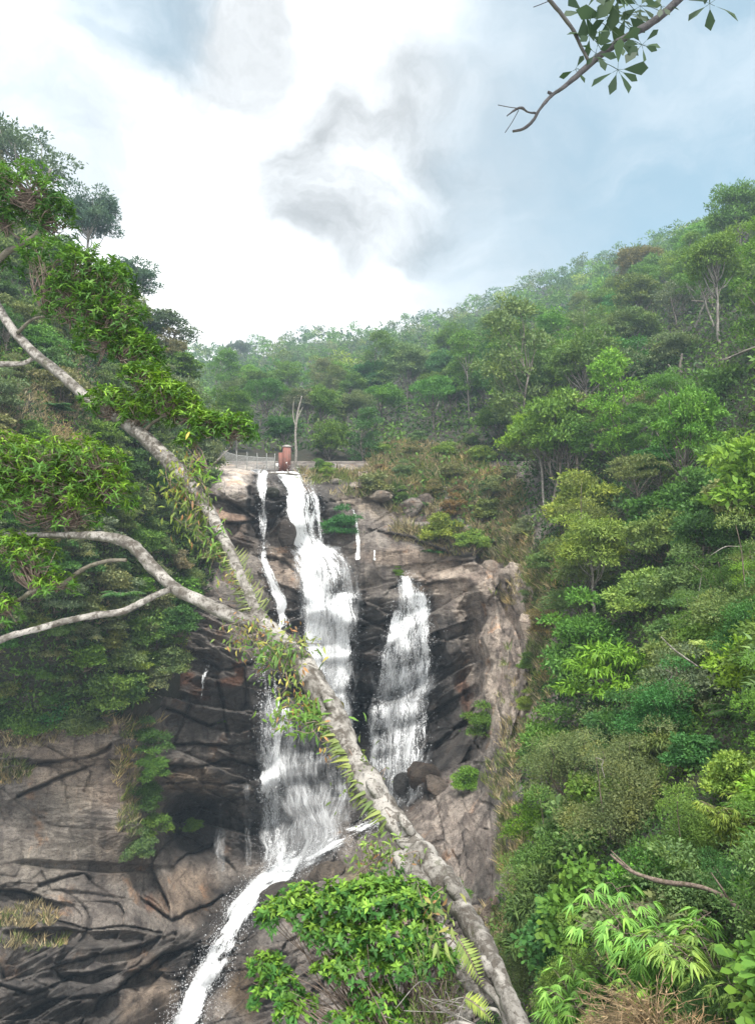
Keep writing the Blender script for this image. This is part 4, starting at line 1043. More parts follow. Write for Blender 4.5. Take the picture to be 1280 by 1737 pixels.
for (px, py), d, k, kn in zip(cand, dep, ok, inkn):
    if not k: continue
    r01 = rng.random()
    if d > 165: wm = rng.uniform(6.5, 11)
    elif d > 60: wm = rng.uniform(5.5, 9.0)
    elif d > 30: wm = rng.uniform(3.4, 6.5)
    elif d > 14: wm = rng.uniform(2.0, 3.8)
    else: wm = rng.uniform(1.2, 2.2)
    if kn: wm = rng.uniform(2.0, 3.6)
    w = wm * F / d
    cyp = py - .45 * w
    if d < 62 and not kn and (in_poly(px - .5 * w, py - .3 * w, ROCK_POLY) or in_poly(px - .5 * w, py, ROCK_POLY)): continue
    if ((np.hypot(PL[:, 0] - px, PL[:, 1] - cyp) < PL[:, 2] * .34 + w * .36) & (d < PL[:, 3] * 1.12)).any(): continue
    rad = w * (.40 if d > 165 else (.38 if d > 60 else .47)) if not kn else w * 1.25
    if len(AX):
        q = np.hypot(AX[:, 0] - px, (AX[:, 1] - py) * 1.5)
        if (q < (AX[:, 2] + rad) * .5).any(): continue
    AX = np.vstack([AX, [px, py, rad]])
    acc.append((px, py, d, wm, w, kn))
acc.sort(key=lambda a: -a[4])
pal_t = ['MD', 'MD', 'DK', 'BG', 'OL', 'GY', 'MD', 'LY', 'BR', 'MD', 'OL', 'MD']
WORD = dict(MD='mid green', DK='dark green', BG='deep bluish green', OL='olive', GY='grey green', LY='yellow green', BR='bright green', BN='brownish')
FWORD = dict(dome='rounded', umb='flat topped', tall='tall narrow', bush='bushy', fine='fine leaved', lance='narrow leaved', broad='broad leaved')
def where(px, py, d):
    if d > 165: return "on the far slope"
    if d > 95: return "in the wood behind the falls" if px < 760 else "high on the right hand slope"
    if d > 60: return "in the wood beside the knoll" if px < 1000 else "on the middle of the right hand slope"
    if d > 30: return "at the edge of the rocky bank" if px < 960 else "in the thicket of the right bank"
    if d > 14: return "in the lower right thicket"
    return "among the bamboo in the lower right corner"
LAND = [("the brick pillar", 482, 778), ("the pale dead trunk", 502, 730), ("the wire fence", 395, 775), ("the lip of the main fall", 560, 830), ("the grassy knoll", 735, 800), ("the rounded bush over the side fall", 746, 893),
        ("the bare white forked tree", 858, 690), ("the layered tree on the curved trunk", 900, 720), ("the straight pale trunk", 1085, 770), ("the airy dark forked tree", 1205, 460), ("the rusty tipped tree", 1085, 450),
        ("the yellow green crown", 985, 840), ("the lime green sapling", 1090, 1000), ("the vivid narrow leaved tree", 1045, 1130), ("the pale yellow spray", 1205, 1098), ("the big grey green shrub", 960, 1275),
        ("the slanting dead branch", 1150, 1500), ("the bright bamboo", 1110, 1610), ("the pale fluted rock", 850, 1090), ("the mossy level limb", 1240, 767), ("the glossy deep green tree", 1060, 610), ("the flat topped tree over the falls", 650, 670),
        ("the broken trunk foot", 840, 1650), ("the bank of round leaves", 985, 1540), ("the speckled yellow green shrub", 1250, 1310), ("the tall far right skyline tree", 1262, 370), ("the stout brown fork", 1150, 640), ("the dark needle leaved shrub", 1215, 1690)]
LAND_L = [("the highest skyline tree", 20, 262), ("the second skyline tree", 148, 378), ("the third skyline tree", 222, 465), ("the spreading skyline tree", 278, 535), ("the white side limb", 20, 620), ("the brown grassy slope", 60, 720), ("the vine hung limb", 310, 820),
          ("the forked limb", 230, 930), ("the tree fern", 205, 1000), ("the yellow green bush", 232, 1120), ("the long bare limb", 120, 1050), ("the brow of the rock face", 150, 1215), ("the pale slab", 340, 800)]
USED = set()
def side_of(px, py, lx_, ly_):
    dx, dy = px - lx_, py - ly_
    if math.hypot(dx, dy) < 26: return "close by"
    a = (math.degrees(math.atan2(-dy, dx)) + 360) % 360
    return ["right of", "up and right of", "above", "up and left of", "left of", "down and left of", "below", "down and right of"][int((a + 22.5) // 45) % 8]
def tell(look, px, py, marks):
    """a label that singles the plant out by its look and the landmark it stands beside"""
    o = sorted(marks, key=lambda m: math.hypot(m[1] - px, m[2] - py))
    for m in o[:14]:
        l = f"{look} {side_of(px, py, m[1], m[2])} {m[0]}"
        if l not in USED and len(l.split()) < 17: USED.add(l); return l
    return f"{look} {side_of(px, py, o[0][1], o[0][2])} {o[0][0]}"
nt_, ns_ = 0, 0
for px, py, d, wm, w, kn in acc:
    tree = d > 42 and not kn
    c = pal_t[rng.integers(len(pal_t))]
    if d > 165 or (tree and nt_ >= 285) or (not tree and ns_ >= 250):
        far_list.append((px, py, d, wm, c)); continue
    if tree:
        k = tree_forms[rng.integers(len(tree_forms))]; nt_ += 1
        lab = tell(f"{FWORD[k.rstrip('0123456789')]} {WORD[c]} tree", px, py - .8 * w, LAND)
        plant(k, 'tree', vec(px, py, d), wm * 1.12, C[c], lab, 'tree', "trees " + where(px, py, d), sz=rng.uniform(.85, 1.35), tilt=(rng.normal() * .07, rng.normal() * .07))
    else:
        k = shrub_forms[rng.integers(len(shrub_forms) if d < 24 else (8 if d < 32 else 3))]; ns_ += 1
        if kn: k, c = ['bush0', 'bush2', 'bush0', 'bush1'][rng.integers(4)], ['OL', 'LY', 'GY', 'BN'][rng.integers(4)]
        wh = "on the grassy knoll above the side fall" if kn and py < 960 else where(px, py, d)
        lab = tell(f"{FWORD[k.rstrip('0123456789')]} {WORD[c]} shrub", px, py - .4 * w, LAND)
        plant(k, 'shrub', vec(px, py, d), wm * 1.25, C[c], lab, 'shrub', "shrubs " + wh, sz=rng.uniform(.8, 1.2))
print('trees', nt_, 'shrubs', ns_, 'far', len(far_list))

def far_wood(lst, name, label, nleaf=420, leaf=.085):
    lb = Build(); g = np.random.default_rng(77)
    protos = []
    for s in range(6):
        b = Build()
        wd, lf, cs = crown(100 + s, ['dome', 'umbrella', 'dome', 'tall', 'dome', 'umbrella'][s], 16, 30, leaf, H=1.0, base=.3, limbs=False)
        protos.append((np.concatenate(lf.V), np.concatenate(lf.q)))
    for px, py, d, wm, c in lst:
        V, q = protos[g.integers(6)]
        a = g.uniform(0, 2 * PI); s = wm * 1.2
        X = np.stack([V[:, 0] * math.cos(a) - V[:, 1] * math.sin(a), V[:, 0] * math.sin(a) + V[:, 1] * math.cos(a), V[:, 2] * g.uniform(.8, 1.15)], 1) * s + at(px, py, d)
        lb.add(X, q, tint=np.array(C[c]) * g.uniform(.8, 1.2))
    o = lb.make(name, M_LEAFV, tint=True)
    return tag(o, label, kind='stuff')
far_wood(far_list, 'forest', "hazy mass of trees covering the far hillside up to the ridge")

# left slope: dim understory
acc_l = []; AX = np.zeros((0, 3))
for px, py in rng.uniform([-40, 330], [345, 1200], (5000, 2)):
    if py < ridge_l(px) + 4 or py > np.interp(px, [0, 180, 270, 330], [1215, 1215, 1160, 1000]): continue
    br = 610 < py < 800 and px < 165
    if br and rng.random() < .96: continue
    d = float(DL(px, py)); wm = rng.uniform(2.2, 4.2) * (d / 55); w = wm * F / d
    if len(AX) and (np.hypot(AX[:, 0] - px, (AX[:, 1] - py) * 1.3) < (AX[:, 2] + w) * .30).any(): continue
    AX = np.vstack([AX, [px, py, w]])
    acc_l.append((px, py, d, wm))
for px, py, d, wm in acc_l:
    up = py < 640
    k = ['bush0', 'bush1', 'bush2', 'bush1', 'dome1', 'dome0'][rng.integers(6 if up else 4)]
    c = ['DK', 'OL', 'GY', 'MD', 'GY', 'OL'][rng.integers(6)]
    wh = "on the left slope under the skyline trees" if up else ("on the left slope behind the leaning tree" if py < 980 else "above the left rock face")
    nm = 'tree' if k.startswith('dome') else 'shrub'
    plant(k, nm, vec(px, py, d), wm * 1.15, C[c], tell(f"{FWORD[k.rstrip('0123456789')]} {WORD[c]} {nm}", px, py - .4 * wm * F / d, LAND_L), nm, f"{nm}s {wh}")
print('left', len(acc_l))

# ------------------------------------------------------------------ grass and ground cover
def blades(lst, n, name, label, hpx=(8, 17), seed=3):
    g = np.random.default_rng(seed); b = Build()
    wts = np.array([x[2] * x[3] * x[4] for x in lst], float); wts /= wts.sum()
    per = (wts * n).astype(int)
    for (cx, cy, rx, ry, dn, brn, lf), m in zip(lst, per):
        tuft = max(1, m // 14)
        a = g.uniform(0, 2 * PI, tuft); r = np.sqrt(g.random(tuft))
        tx, ty = cx + rx * r * np.cos(a), cy + ry * r * np.sin(a)
        i = g.integers(0, tuft, m)
        px, py = tx[i] + g.normal(size=m) * 2.5, ty[i] + g.normal(size=m) * 1.5
        d = DL(px, py) if lf else ground_d(px, py)
        P = at(px, py, d)
        hh = (g.uniform(*hpx, m) * (.6 + .8 * g.random(tuft)[i])) * d / F
        ta = (g.random(tuft) < brn)[i]
        col = np.where(ta[:, None], np.array([.40, .345, .24]), np.array([.20, .25, .09])) * g.uniform(.6, 1.35, (m, 1))
        Dv = np.stack([g.normal(size=m) * .5, g.normal(size=m) * .4 - .15, np.ones(m)], 1)
        N = np.stack([g.normal(size=m), -np.ones(m), .4 * np.ones(m)], 1)
        b.leaves(P, Dv, N, hh, hh * .05 + .012, 'lance', tint=col)
    o = b.make(name, M_LEAFV, tint=True)
    return tag(o, label, kind='stuff')
blades([(690, 775, 70, 22, 1, .8, 0), (690, 800, 70, 35, .9, .6, 0), (760, 800, 70, 40, .8, .5, 0), (640, 815, 40, 18, .9, .8, 0), (700, 850, 50, 30, .6, .6, 0), (830, 850, 60, 50, 1, .75, 0), (850, 920, 55, 40, 1, .7, 0), (760, 920, 50, 25, .6, .7, 0), (685, 905, 25, 20, .6, .9, 0),
        (925, 1000, 30, 80, .8, .4, 0), (915, 1130, 22, 90, .6, .5, 0), (860, 1010, 26, 24, .25, .8, 0), (860, 1150, 20, 60, .05, .6, 0), (880, 1260, 30, 40, .5, .6, 0), (850, 1320, 30, 40, .35, .5, 0), (530, 812, 40, 10, .4, .4, 0), (585, 812, 50, 9, 1, .35, 0), (650, 822, 40, 10, 1, .5, 0), (600, 838, 40, 8, .5, .5, 0), (915, 1060, 16, 130, .3, .4, 0), (890, 960, 30, 30, .7, .6, 0), (870, 1440, 30, 80, .5, .5, 0), (840, 1600, 50, 60, .5, .5, 0)],
       52000, 'grass', "dry brown and green grass on the knoll and bank beside the falls")
blades([(60, 720, 120, 70, 2, .85, 1), (150, 620, 90, 60, .7, .7, 1), (60, 600, 80, 60, .6, .6, 1), (250, 870, 60, 90, .5, .5, 1), (100, 1030, 120, 50, .5, .6, 1)],
       26000, 'grass', "dead brown grass on the steep left slope", (5, 12), 4)
blades([(90, 1232, 110, 12, 1.2, .6, 0), (185, 1228, 90, 18, 1, .8, 0), (40, 1250, 60, 24, .7, .9, 0), (20, 1310, 35, 26, 1, .6, 0), (215, 1300, 24, 60, .7, .7, 0), (40, 1560, 60, 20, .8, .8, 0), (60, 1600, 60, 16, .5, .5, 0), (300, 1120, 22, 30, .7, .3, 0), (220, 1400, 20, 60, .5, .5, 0)],
       8000, 'grass', "tufts of dry grass along ledges of the left rock face", (8, 18), 5)

def cover(n, name, label, seed, left=False):
    g = np.random.default_rng(seed); b = Build()
    if left:
        px = g.uniform(-30, 350, n); py = g.uniform(330, 1225, n)
        k = (py > ridge_l(px) + 3) & (py < np.interp(px, [0, 180, 270, 335], [1225, 1228, 1180, 1020])) & ~((px < 140) & (py > 640) & (py < 770) & (g.random(n) < .8))
        d = DL(px, py)
    else:
        px = g.uniform(-20, 1320, n); py = g.uniform(360, 1760, n)
        jx = px + 90 * (fbm(np.stack([py / 45.0, px / 45.0, px * 0], -1), 3, 6) - .5)
        k = (py > ridge(px) + 3) & ~in_poly(jx, py, ROCK_POLY) & ~in_poly(px, py, LIP) & ~((px < 345) & (py > ridge_l(px)))
        k &= ~(in_poly(px, py, KNOLL) & (g.random(n) < .72))
        d = ground_d(px, py)
    px, py, d = px[k], py[k], d[k]; n = len(px)
    P = at(px, py, d) + np.stack([0 * d, -g.random(n) * .015 * d, g.random(n) * .02 * d], 1)
    t = vnoise(P / (d[:, None] * .03), 9)
    col = np.where((t < .5)[:, None], C['DK'], np.where((t < .8)[:, None], C['MD'], C['OL'])) * .8 * g.uniform(.6, 1.2, (n, 1))  # leaf colours darkened to stand for the shade between crowns
    L = g.uniform(5, 11, n) * d / F
    b.leaves(P, g.normal(size=(n, 3)) + [0, -.3, .2], g.normal(size=(n, 3)) * .6 + [0, -.5, 1], L, L * .42, tint=col)
    o = b.make(name, M_LEAFV, tint=True)
    return tag(o, label, kind='stuff')
cover(230000, 'undergrowth', "low leafy ground cover under the woods and along the right bank", 21)
cover(45000, 'undergrowth', "dim leafy ground cover on the steep left slope", 22, True)
# ------------------------------------------------------------------ the leaning tree across the falls
def pts(lst):
    """[(px, py, distance, diameter in photo px)] -> world points, radii"""
    a = np.array(lst, float)
    return at(a[:, 0], a[:, 1], a[:, 2]), a[:, 3] * a[:, 2] / F / 2 * .71
def limb(b, lst, n=40, k=12, bump=.12, seed=1, tint=None):
    P, r = pts(lst)
    Q = catmull(np.concatenate([P, r[:, None]], 1), n)
    b.tube(Q[:, :3], np.maximum(Q[:, 3], .002), k, bump=bump, seed=seed, tint=tint)
    return Q
LT = empty('leaning_tree', vec(880, 1800, 4.1), "grey lichened tree leaning right across the view of the falls", 'tree')
b = Build()
trunk_main = [(930, 1830, 4.0, 40), (880, 1738, 4.3, 42), (852, 1670, 4.55, 44), (818, 1602, 4.85, 50), (782, 1540, 5.15, 56), (742, 1488, 5.35, 64), (705, 1440, 5.55, 66), (658, 1380, 5.8, 62), (612, 1310, 6.15, 57), (577, 1240, 6.5, 56), (545, 1182, 6.8, 56), (507, 1120, 7.1, 52), (462, 1077, 7.35, 44), (430, 1040, 7.5, 40)]
Qt = limb(b, trunk_main, 110, 20, .13, 3)
limb(b, [(690, 1450, 5.5, 44), (716, 1512, 5.2, 50), (745, 1570, 5.0, 46), (768, 1620, 4.85, 42), (792, 1662, 4.7, 36), (822, 1690, 4.62, 26)], 40, 14, .2, 5)
limb(b, [(672, 1450, 5.5, 34), (698, 1515, 5.25, 42), (722, 1570, 5.1, 32), (736, 1600, 5.05, 12)], 26, 12, .2, 6)
for x, y, d, w in ((770, 1512, 5.2, 34), (826, 1642, 4.65, 26), (640, 1345, 5.9, 30), (560, 1195, 6.62, 22), (690, 1402, 5.6, 22)):      # knots and burrs
    limb(b, [(x - 14, y - 22, d, w * .5), (x - 4, y - 6, d - .05, w), (x + 8, y + 12, d - .03, w * .9), (x + 18, y + 28, d, w * .4)], 12, 12, .2, int(x))
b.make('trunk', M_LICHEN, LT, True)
b = Build()
limb(b, [(780, 1640, 4.8, 30), (795, 1668, 4.75, 30), (782, 1690, 4.7, 28), (786, 1722, 4.6, 26), (800, 1790, 4.5, 22)], 30, 10, .15, 7)
limb(b, [(800, 1650, 4.7, 14), (840, 1690, 4.5, 20), (862, 1735, 4.4, 20), (880, 1800, 4.3, 22)], 26, 8, .15, 8)
limb(b, [(742, 1705, 4.6, 10), (775, 1722, 4.5, 9), (812, 1712, 4.5, 8), (845, 1716, 4.45, 8), (862, 1760, 4.4, 9)], 26, 7, .12, 9)
limb(b, [(720, 1760, 4.5, 9), (765, 1735, 4.45, 8), (800, 1740, 4.4, 8), (830, 1770, 4.35, 8)], 20, 7, .12, 10)
limb(b, [(775, 1665, 4.65, 4), (815, 1660, 4.6, 5), (835, 1672, 4.6, 5)], 16, 6, .1, 11)
for k in range(14):
    g = np.random.default_rng(400 + k)
    x, y = g.uniform(735, 830), g.uniform(1690, 1750)
    limb(b, [(x, y, 4.5, 2.4), (x + g.normal() * 20 - 14, y + g.normal() * 14 - 10, 4.45, 2), (x + g.normal() * 40 - 20, y + g.uniform(-20, 30), 4.4, 1.2)], 12, 5, .1, 12)
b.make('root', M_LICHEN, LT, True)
limbs_ = {
    0: [(445, 1060, 7.42, 38), (418, 1000, 7.7, 34), (392, 940, 8.0, 31), (362, 880, 8.3, 31), (325, 825, 8.6, 34), (285, 780, 8.9, 36), (240, 738, 9.2, 34), (190, 700, 9.6, 30), (140, 668, 9.9, 26), (100, 632, 10.2, 24), (55, 596, 10.5, 24), (15, 550, 10.8, 22), (-10, 500, 11, 18), (-20, 430, 11.2, 14)],
    1: [(432, 1058, 7.42, 34), (395, 1046, 7.4, 34), (345, 1022, 7.5, 31), (300, 1000, 7.6, 29), (262, 965, 7.7, 30), (228, 928, 7.8, 28), (190, 912, 7.9, 25), (135, 908, 8.0, 18), (70, 908, 8.1, 14), (10, 910, 8.2, 14), (-60, 935, 8.3, 13)],
    2: [(288, 1000, 7.55, 12), (268, 1008, 7.5, 14), (240, 1022, 7.4, 15), (205, 1038, 7.3, 16), (160, 1044, 7.2, 15), (110, 1054, 7.1, 14), (60, 1068, 7.0, 15), (15, 1080, 6.9, 16), (-50, 1110, 6.8, 17)],
    3: [(215, 950, 7.85, 9), (180, 952, 7.9, 10), (140, 966, 8.0, 11), (105, 992, 8.0, 12), (60, 1000, 8.0, 11), (25, 1022, 8.0, 9), (-30, 1035, 8.0, 8)],
    4: [(62, 604, 10.5, 9), (40, 616, 10.4, 12), (0, 618, 10.3, 14), (-50, 622, 10.2, 15)],
    5: [(-30, 470, 10.6, 16), (10, 430, 10.5, 17), (45, 412, 10.4, 16), (66, 392, 10.3, 12), (70, 360, 10.3, 8), (60, 335, 10.3, 5)],
    6: [(240, 738, 9.2, 12), (262, 716, 9.1, 8), (300, 700, 9.0, 6), (340, 712, 8.9, 5), (385, 735, 8.8, 3)],
    7: [(350, 800, 8.6, 7), (372, 778, 8.55, 5), (392, 758, 8.5, 3)],
    8: [(30, 565, 10.6, 10), (60, 540, 10.4, 7), (110, 540, 10.2, 6), (160, 560, 10.0, 5), (200, 600, 9.8, 4)],
    9: [(45, 412, 10.4, 9), (20, 395, 10.4, 6), (5, 372, 10.4, 4)],
    10: [(120, 912, 8.0, 12), (108, 880, 8.1, 8), (120, 845, 8.1, 6), (160, 810, 8.1, 4)],
    11: [(190, 700, 9.6, 7), (215, 680, 9.5, 5), (240, 650, 9.4, 4)],
}
BRQ = {}
for i, l in limbs_.items():
    b = Build()
    BRQ[i] = limb(b, l, 70 if len(l) > 7 else 30, 12 if l[0][3] > 20 else 8, .09, 20 + i)
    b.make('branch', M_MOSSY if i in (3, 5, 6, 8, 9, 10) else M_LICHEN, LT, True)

def rosettes(leafb, twigb, c, rad, n, L, asp, shape, g, per=8, root=None, flat=.75, dip=.5, tint=None):
    """shoot tips spread through an ellipsoid, each with a whorl of leaves"""
    c = np.asarray(c, float); rad = np.asarray(rad, float)
    u = g.normal(size=(n, 3)); u /= np.linalg.norm(u, axis=1)[:, None]
    u[:, 2] = np.where(u[:, 2] < -.3, -u[:, 2], u[:, 2])
    P = c + u * rad * (g.uniform(.25, 1, n) ** .5)[:, None] * np.array([1, 1, flat])
    ax = u * .8 + np.array([0, 0, .75]) + g.normal(size=(n, 3)) * .3; ax /= np.linalg.norm(ax, axis=1)[:, None]
    if root is not None:
        for k in range(0, n, 3):
            j = root + (c - root) * .6 + g.normal(size=3) * rad * .2
            twigb.tube(catmull([root, j, P[k]], 6), np.linspace(.012, .0025, 6), 5)
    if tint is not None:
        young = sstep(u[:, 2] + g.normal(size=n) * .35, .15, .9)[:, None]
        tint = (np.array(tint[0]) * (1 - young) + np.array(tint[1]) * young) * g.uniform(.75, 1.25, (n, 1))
    m = n * per
    i = np.repeat(np.arange(n), per); A = ax[i]
    r = g.normal(size=(m, 3)); S = np.cross(A, r); S /= np.linalg.norm(S, axis=1)[:, None]
    el = g.uniform(-dip, .9, m)[:, None]
    Dv = S + A * el
    N = A - S * el * .6 + g.normal(size=(m, 3)) * .15
    ln = L * g.uniform(.55, 1.15, m)
    leafb.leaves(P[i] + A * (g.random((m, 1)) - .6) * L * .5, Dv, N, ln, ln * asp, shape, tint=tint if tint is None else np.repeat(tint, per, 0))

g = np.random.default_rng(31)
#           px   py   dist  rx  ry  n   limb
clumps = [(80, 450, 10.2, 60, 40, 80, 8), (150, 540, 10.0, 60, 50, 90, 8), (250, 610, 9.6, 30, 34, 50, 8), (270, 670, 9.1, 40, 30, 50, 6), (30, 830, 8.1, 60, 50, 90, 10), (130, 880, 8.05, 60, 34, 70, 10),
          (45, 345, 10.3, 75, 52, 150, 5), (95, 385, 10.4, 42, 40, 70, 5), (10, 380, 10.4, 40, 40, 60, 9), (-20, 320, 10.3, 40, 40, 50, 5),
          (145, 470, 10.1, 62, 42, 120, 8), (120, 520, 10.1, 58, 45, 120, 8), (190, 500, 10.0, 50, 40, 90, 8), (200, 555, 9.9, 62, 42, 120, 8), (170, 590, 9.9, 50, 36, 80, 8), (225, 600, 9.8, 42, 34, 70, 8),
          (245, 650, 9.3, 46, 30, 70, 11), (290, 690, 9.0, 50, 34, 90, 6), (320, 715, 8.9, 42, 34, 75, 6), (395, 737, 8.6, 44, 30, 80, 6), (355, 730, 8.7, 34, 28, 50, 6), (190, 692, 9.4, 56, 26, 90, 0), (235, 712, 9.2, 40, 24, 50, 0), (320, 755, 8.7, 24, 16, 20, 7),
          (60, 800, 8.1, 90, 46, 170, 10), (150, 800, 8.1, 70, 46, 130, 10), (100, 850, 8.1, 90, 44, 160, 10), (190, 850, 8.0, 48, 42, 80, 10), (20, 860, 8.1, 60, 50, 90, 10), (-10, 800, 8.1, 50, 60, 70, 10),
          (50, 960, 8.0, 60, 40, 75, 3), (20, 935, 8.0, 44, 26, 50, 3), (95, 1000, 8.0, 44, 22, 40, 3), (10, 1050, 7.9, 30, 30, 30, 3), (0, 450, 10.7, 22, 20, 20, 0)]
for j, (px, py, d, rx, ry, n, li) in enumerate(clumps):
    lb, tb = Build(), Build()
    c = at(px, py, d)
    Q = BRQ[li][:, :3]; root = Q[np.argmin(np.linalg.norm(Q - c, axis=1))]
    s = d / F
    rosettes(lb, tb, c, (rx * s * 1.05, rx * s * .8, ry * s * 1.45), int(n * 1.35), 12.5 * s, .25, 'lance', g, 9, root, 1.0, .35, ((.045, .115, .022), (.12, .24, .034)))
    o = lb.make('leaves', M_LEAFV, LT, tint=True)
    tb.make('twigs', M_TWIG, LT, True)

# ------------------------------------------------------------------ plants growing on the leaning trunk
def along(Q, t):
    i = np.clip(np.asarray(t) * (len(Q) - 1), 0, len(Q) - 1.001); k = i.astype(int); f = (i - k)[..., None]
    return Q[k] * (1 - f) + Q[k + 1] * f
def nearest_t(Q, px, py):
    v = Q[:, :3] / Q[:, 1:2]; r = rays(px, py)
    return np.argmin(np.linalg.norm(v - r, axis=1)) / (len(Q) - 1)
def ladder(Q, p0, p1, n, L, side, label, col, w=.16, both=False):
    """stiff leaves in two ranks along the bark"""
    t0, t1 = nearest_t(Q, *p0), nearest_t(Q, *p1)
    t = np.linspace(t0, t1, n); S = along(Q, t); P = S[:, :3]; r = S[:, 3]
    T = np.gradient(P, axis=0); T /= np.linalg.norm(T, axis=1)[:, None]
    toC = -P / np.linalg.norm(P, axis=1)[:, None]
    X = np.cross(T, toC); X /= np.linalg.norm(X, axis=1)[:, None]
    X *= np.sign(X[:, :1]) * 1.0          # to the right in the view
    lb = Build(); gg = np.random.default_rng(int(p0[0]))
    for sg in ((-1, 1) if both else (side,)):
        base = P + toC * r[:, None] * .75 + X * sg * r[:, None] * (.35 if both else .25)
        Dv = X * sg + toC * .35 + T * (.3 * np.sign(T[:, 2:3])) + gg.normal(size=(n, 3)) * .24 + np.array([0, 0, .12])
        ln = L * gg.uniform(.5, 1.2, n)
        lb.leaves(base, Dv, np.cross(Dv, T) + gg.normal(size=(n, 3)) * .15, ln, ln * w, 'lance')
    stem = Build(); stem.tube(P + toC * (r * .95)[:, None], .006, 5)
    o = empty('climbing_fern', Vector(P[0]), label, 'fern', 'ferns climbing the leaning trunk')
    f = lb.make('fronds', M_LEAF, o); f.color = (*col, 1)
    stem.make('stem', M_TWIG, o, True)
ladder(BRQ[0], (392, 938), (440, 1050), 34, .16, 1, "rows of stiff pale green leaves on the upper limb above the fork", (.16, .19, .09), .13, True)
ladder(Qt, (540, 1190), (600, 1300), 46, .17, -1, "dense ladder of stiff yellow green leaves on the middle of the trunk", (.165, .21, .08), .2)
ladder(Qt, (600, 1300), (650, 1395), 34, .17, -1, "ladder of stiff leaves on the trunk below the middle one", (.155, .20, .075), .18)
ladder(BRQ[0], (320, 822), (362, 884), 16, .14, -1, "short row of dull green leaves on the limb beside the pale slab", (.13, .17, .05), .2)
ladder(Qt, (600, 1295), (628, 1340), 9, .11, 1, "few short stiff leaves on the upper edge of the trunk below its middle", (.12, .16, .06), .18)
def vine_clump(px, py, d, rx, ry, n, label, col, L=.1, warm=.3, hang=.6, asp=.3):
    gg = np.random.default_rng(int(px * 7 + py)); s = d / F
    lb, tb = Build(), Build(); c = at(px, py, d)
    P = c + gg.normal(size=(n, 3)) * np.array([rx, 22, ry]) * s * .5
    Dv = gg.normal(size=(n, 3)) * .6 + np.array([0, -.2, -hang]); N = gg.normal(size=(n, 3)) * .5 + np.array([0, -.7, .6])
    ln = L * .8 * gg.uniform(.5, 1.25, n)
    hot = gg.random(n) < warm * .6
    tint = np.where(hot[:, None], np.where(gg.random((n, 1)) < .5, np.array([.30, .28, .09]), np.array([.24, .14, .07])), np.array(col)) * gg.uniform(.75, 1.25, (n, 1))
    lb.leaves(P, Dv, N, ln, ln * asp, 'leaf', tint=tint)
    for k in range(max(3, n // 12)):
        a = P[gg.integers(n)]; e = P[gg.integers(n)] + np.array([0, -.02, -.05])
        tb.tube(catmull([a, (a + e) / 2 + gg.normal(size=3) * .05, e], 8), .0035, 4)
    o = empty('climbing_vine', Vector(c), label, 'vine', 'vines growing on the leaning trunk')
    lb.make('leaves', M_LEAFV, o, tint=True); tb.make('stems', M_TWIG, o, True)
VG = (.12, .175, .05)
vine_clump(310, 820, 8.5, 44, 60, 230, "hanging yellow green vine on the limb beside the bare pale slab", VG, .12, .3, .9)
vine_clump(330, 870, 8.3, 40, 60, 150, "long drooping leaves on the limb below the pale slab", (.10, .15, .04), .15, .15, 1.1, .2)
vine_clump(345, 800, 8.5, 26, 22, 60, "fresh green sprout on top of the limb by the pale slab", (.12, .25, .04), .15, .05, -.4, .18)
vine_clump(368, 925, 8.1, 30, 44, 80, "green strappy plant on the limb halfway to the fork", (.11, .20, .05), .15, .1, .1, .2)
vine_clump(390, 985, 7.7, 26, 40, 44, "sparse yellow leaves dangling left of the stiff fern rows", VG, .09, .5, .8)
vine_clump(436, 1075, 7.25, 60, 34, 170, "tangle of yellow and orange leaves over the fork of the trunk", VG, .10, .55, .6)
vine_clump(470, 1110, 7.0, 54, 32, 150, "green leaves with long blades below the fork", (.09, .17, .05), .15, .15, .3, .18)
vine_clump(495, 1150, 6.8, 26, 40, 80, "orange tinged leaves on the shaded side of the trunk", VG, .09, .6, .8)
vine_clump(505, 1205, 6.6, 50, 36, 170, "thick leafy bunch hanging from the middle of the trunk", (.12, .22, .05), .11, .3, .6)
vine_clump(538, 1225, 6.5, 44, 30, 90, "long green blades fanning above the leaf ladder", (.10, .20, .05), .17, .05, .1, .17)
vine_clump(548, 1258, 6.4, 14, 40, 16, "thin vine with brown dying leaves dangling over the veil of water", (.22, .13, .06), .08, .8, 1)
vine_clump(500, 1090, 7.0, 40, 22, 60, "cream and green leaves on the upper edge of the trunk", (.22, .26, .09), .10, .3, .2)
vine_clump(640, 1450, 5.5, 46, 40, 150, "pale leafy shoots sprouting from the lower trunk", (.17, .26, .07), .085, .1, -.1)
vine_clump(665, 1490, 5.3, 30, 40, 70, "dark green leaves behind the pale shoots on the lower trunk", (.05, .11, .035), .085, .05, .2)
vine_clump(738, 1535, 4.7, 30, 30, 34, "yellow leaves on a thin stem over the trunk scar", VG, .10, .8, .3)
vine_clump(755, 1580, 4.65, 36, 24, 18, "few olive blades by the hollow in the trunk", (.18, .22, .07), .14, .2, .3, .22)
vine_clump(612, 1330, 6.1, 40, 60, 70, "mossy green creeper between the leaf ladders on the trunk", (.10, .15, .045), .08, .1, .2)
vine_clump(690, 1475, 5.3, 40, 40, 50, "thin creeper with small leaves over the lower trunk", VG, .06, .4, .3)
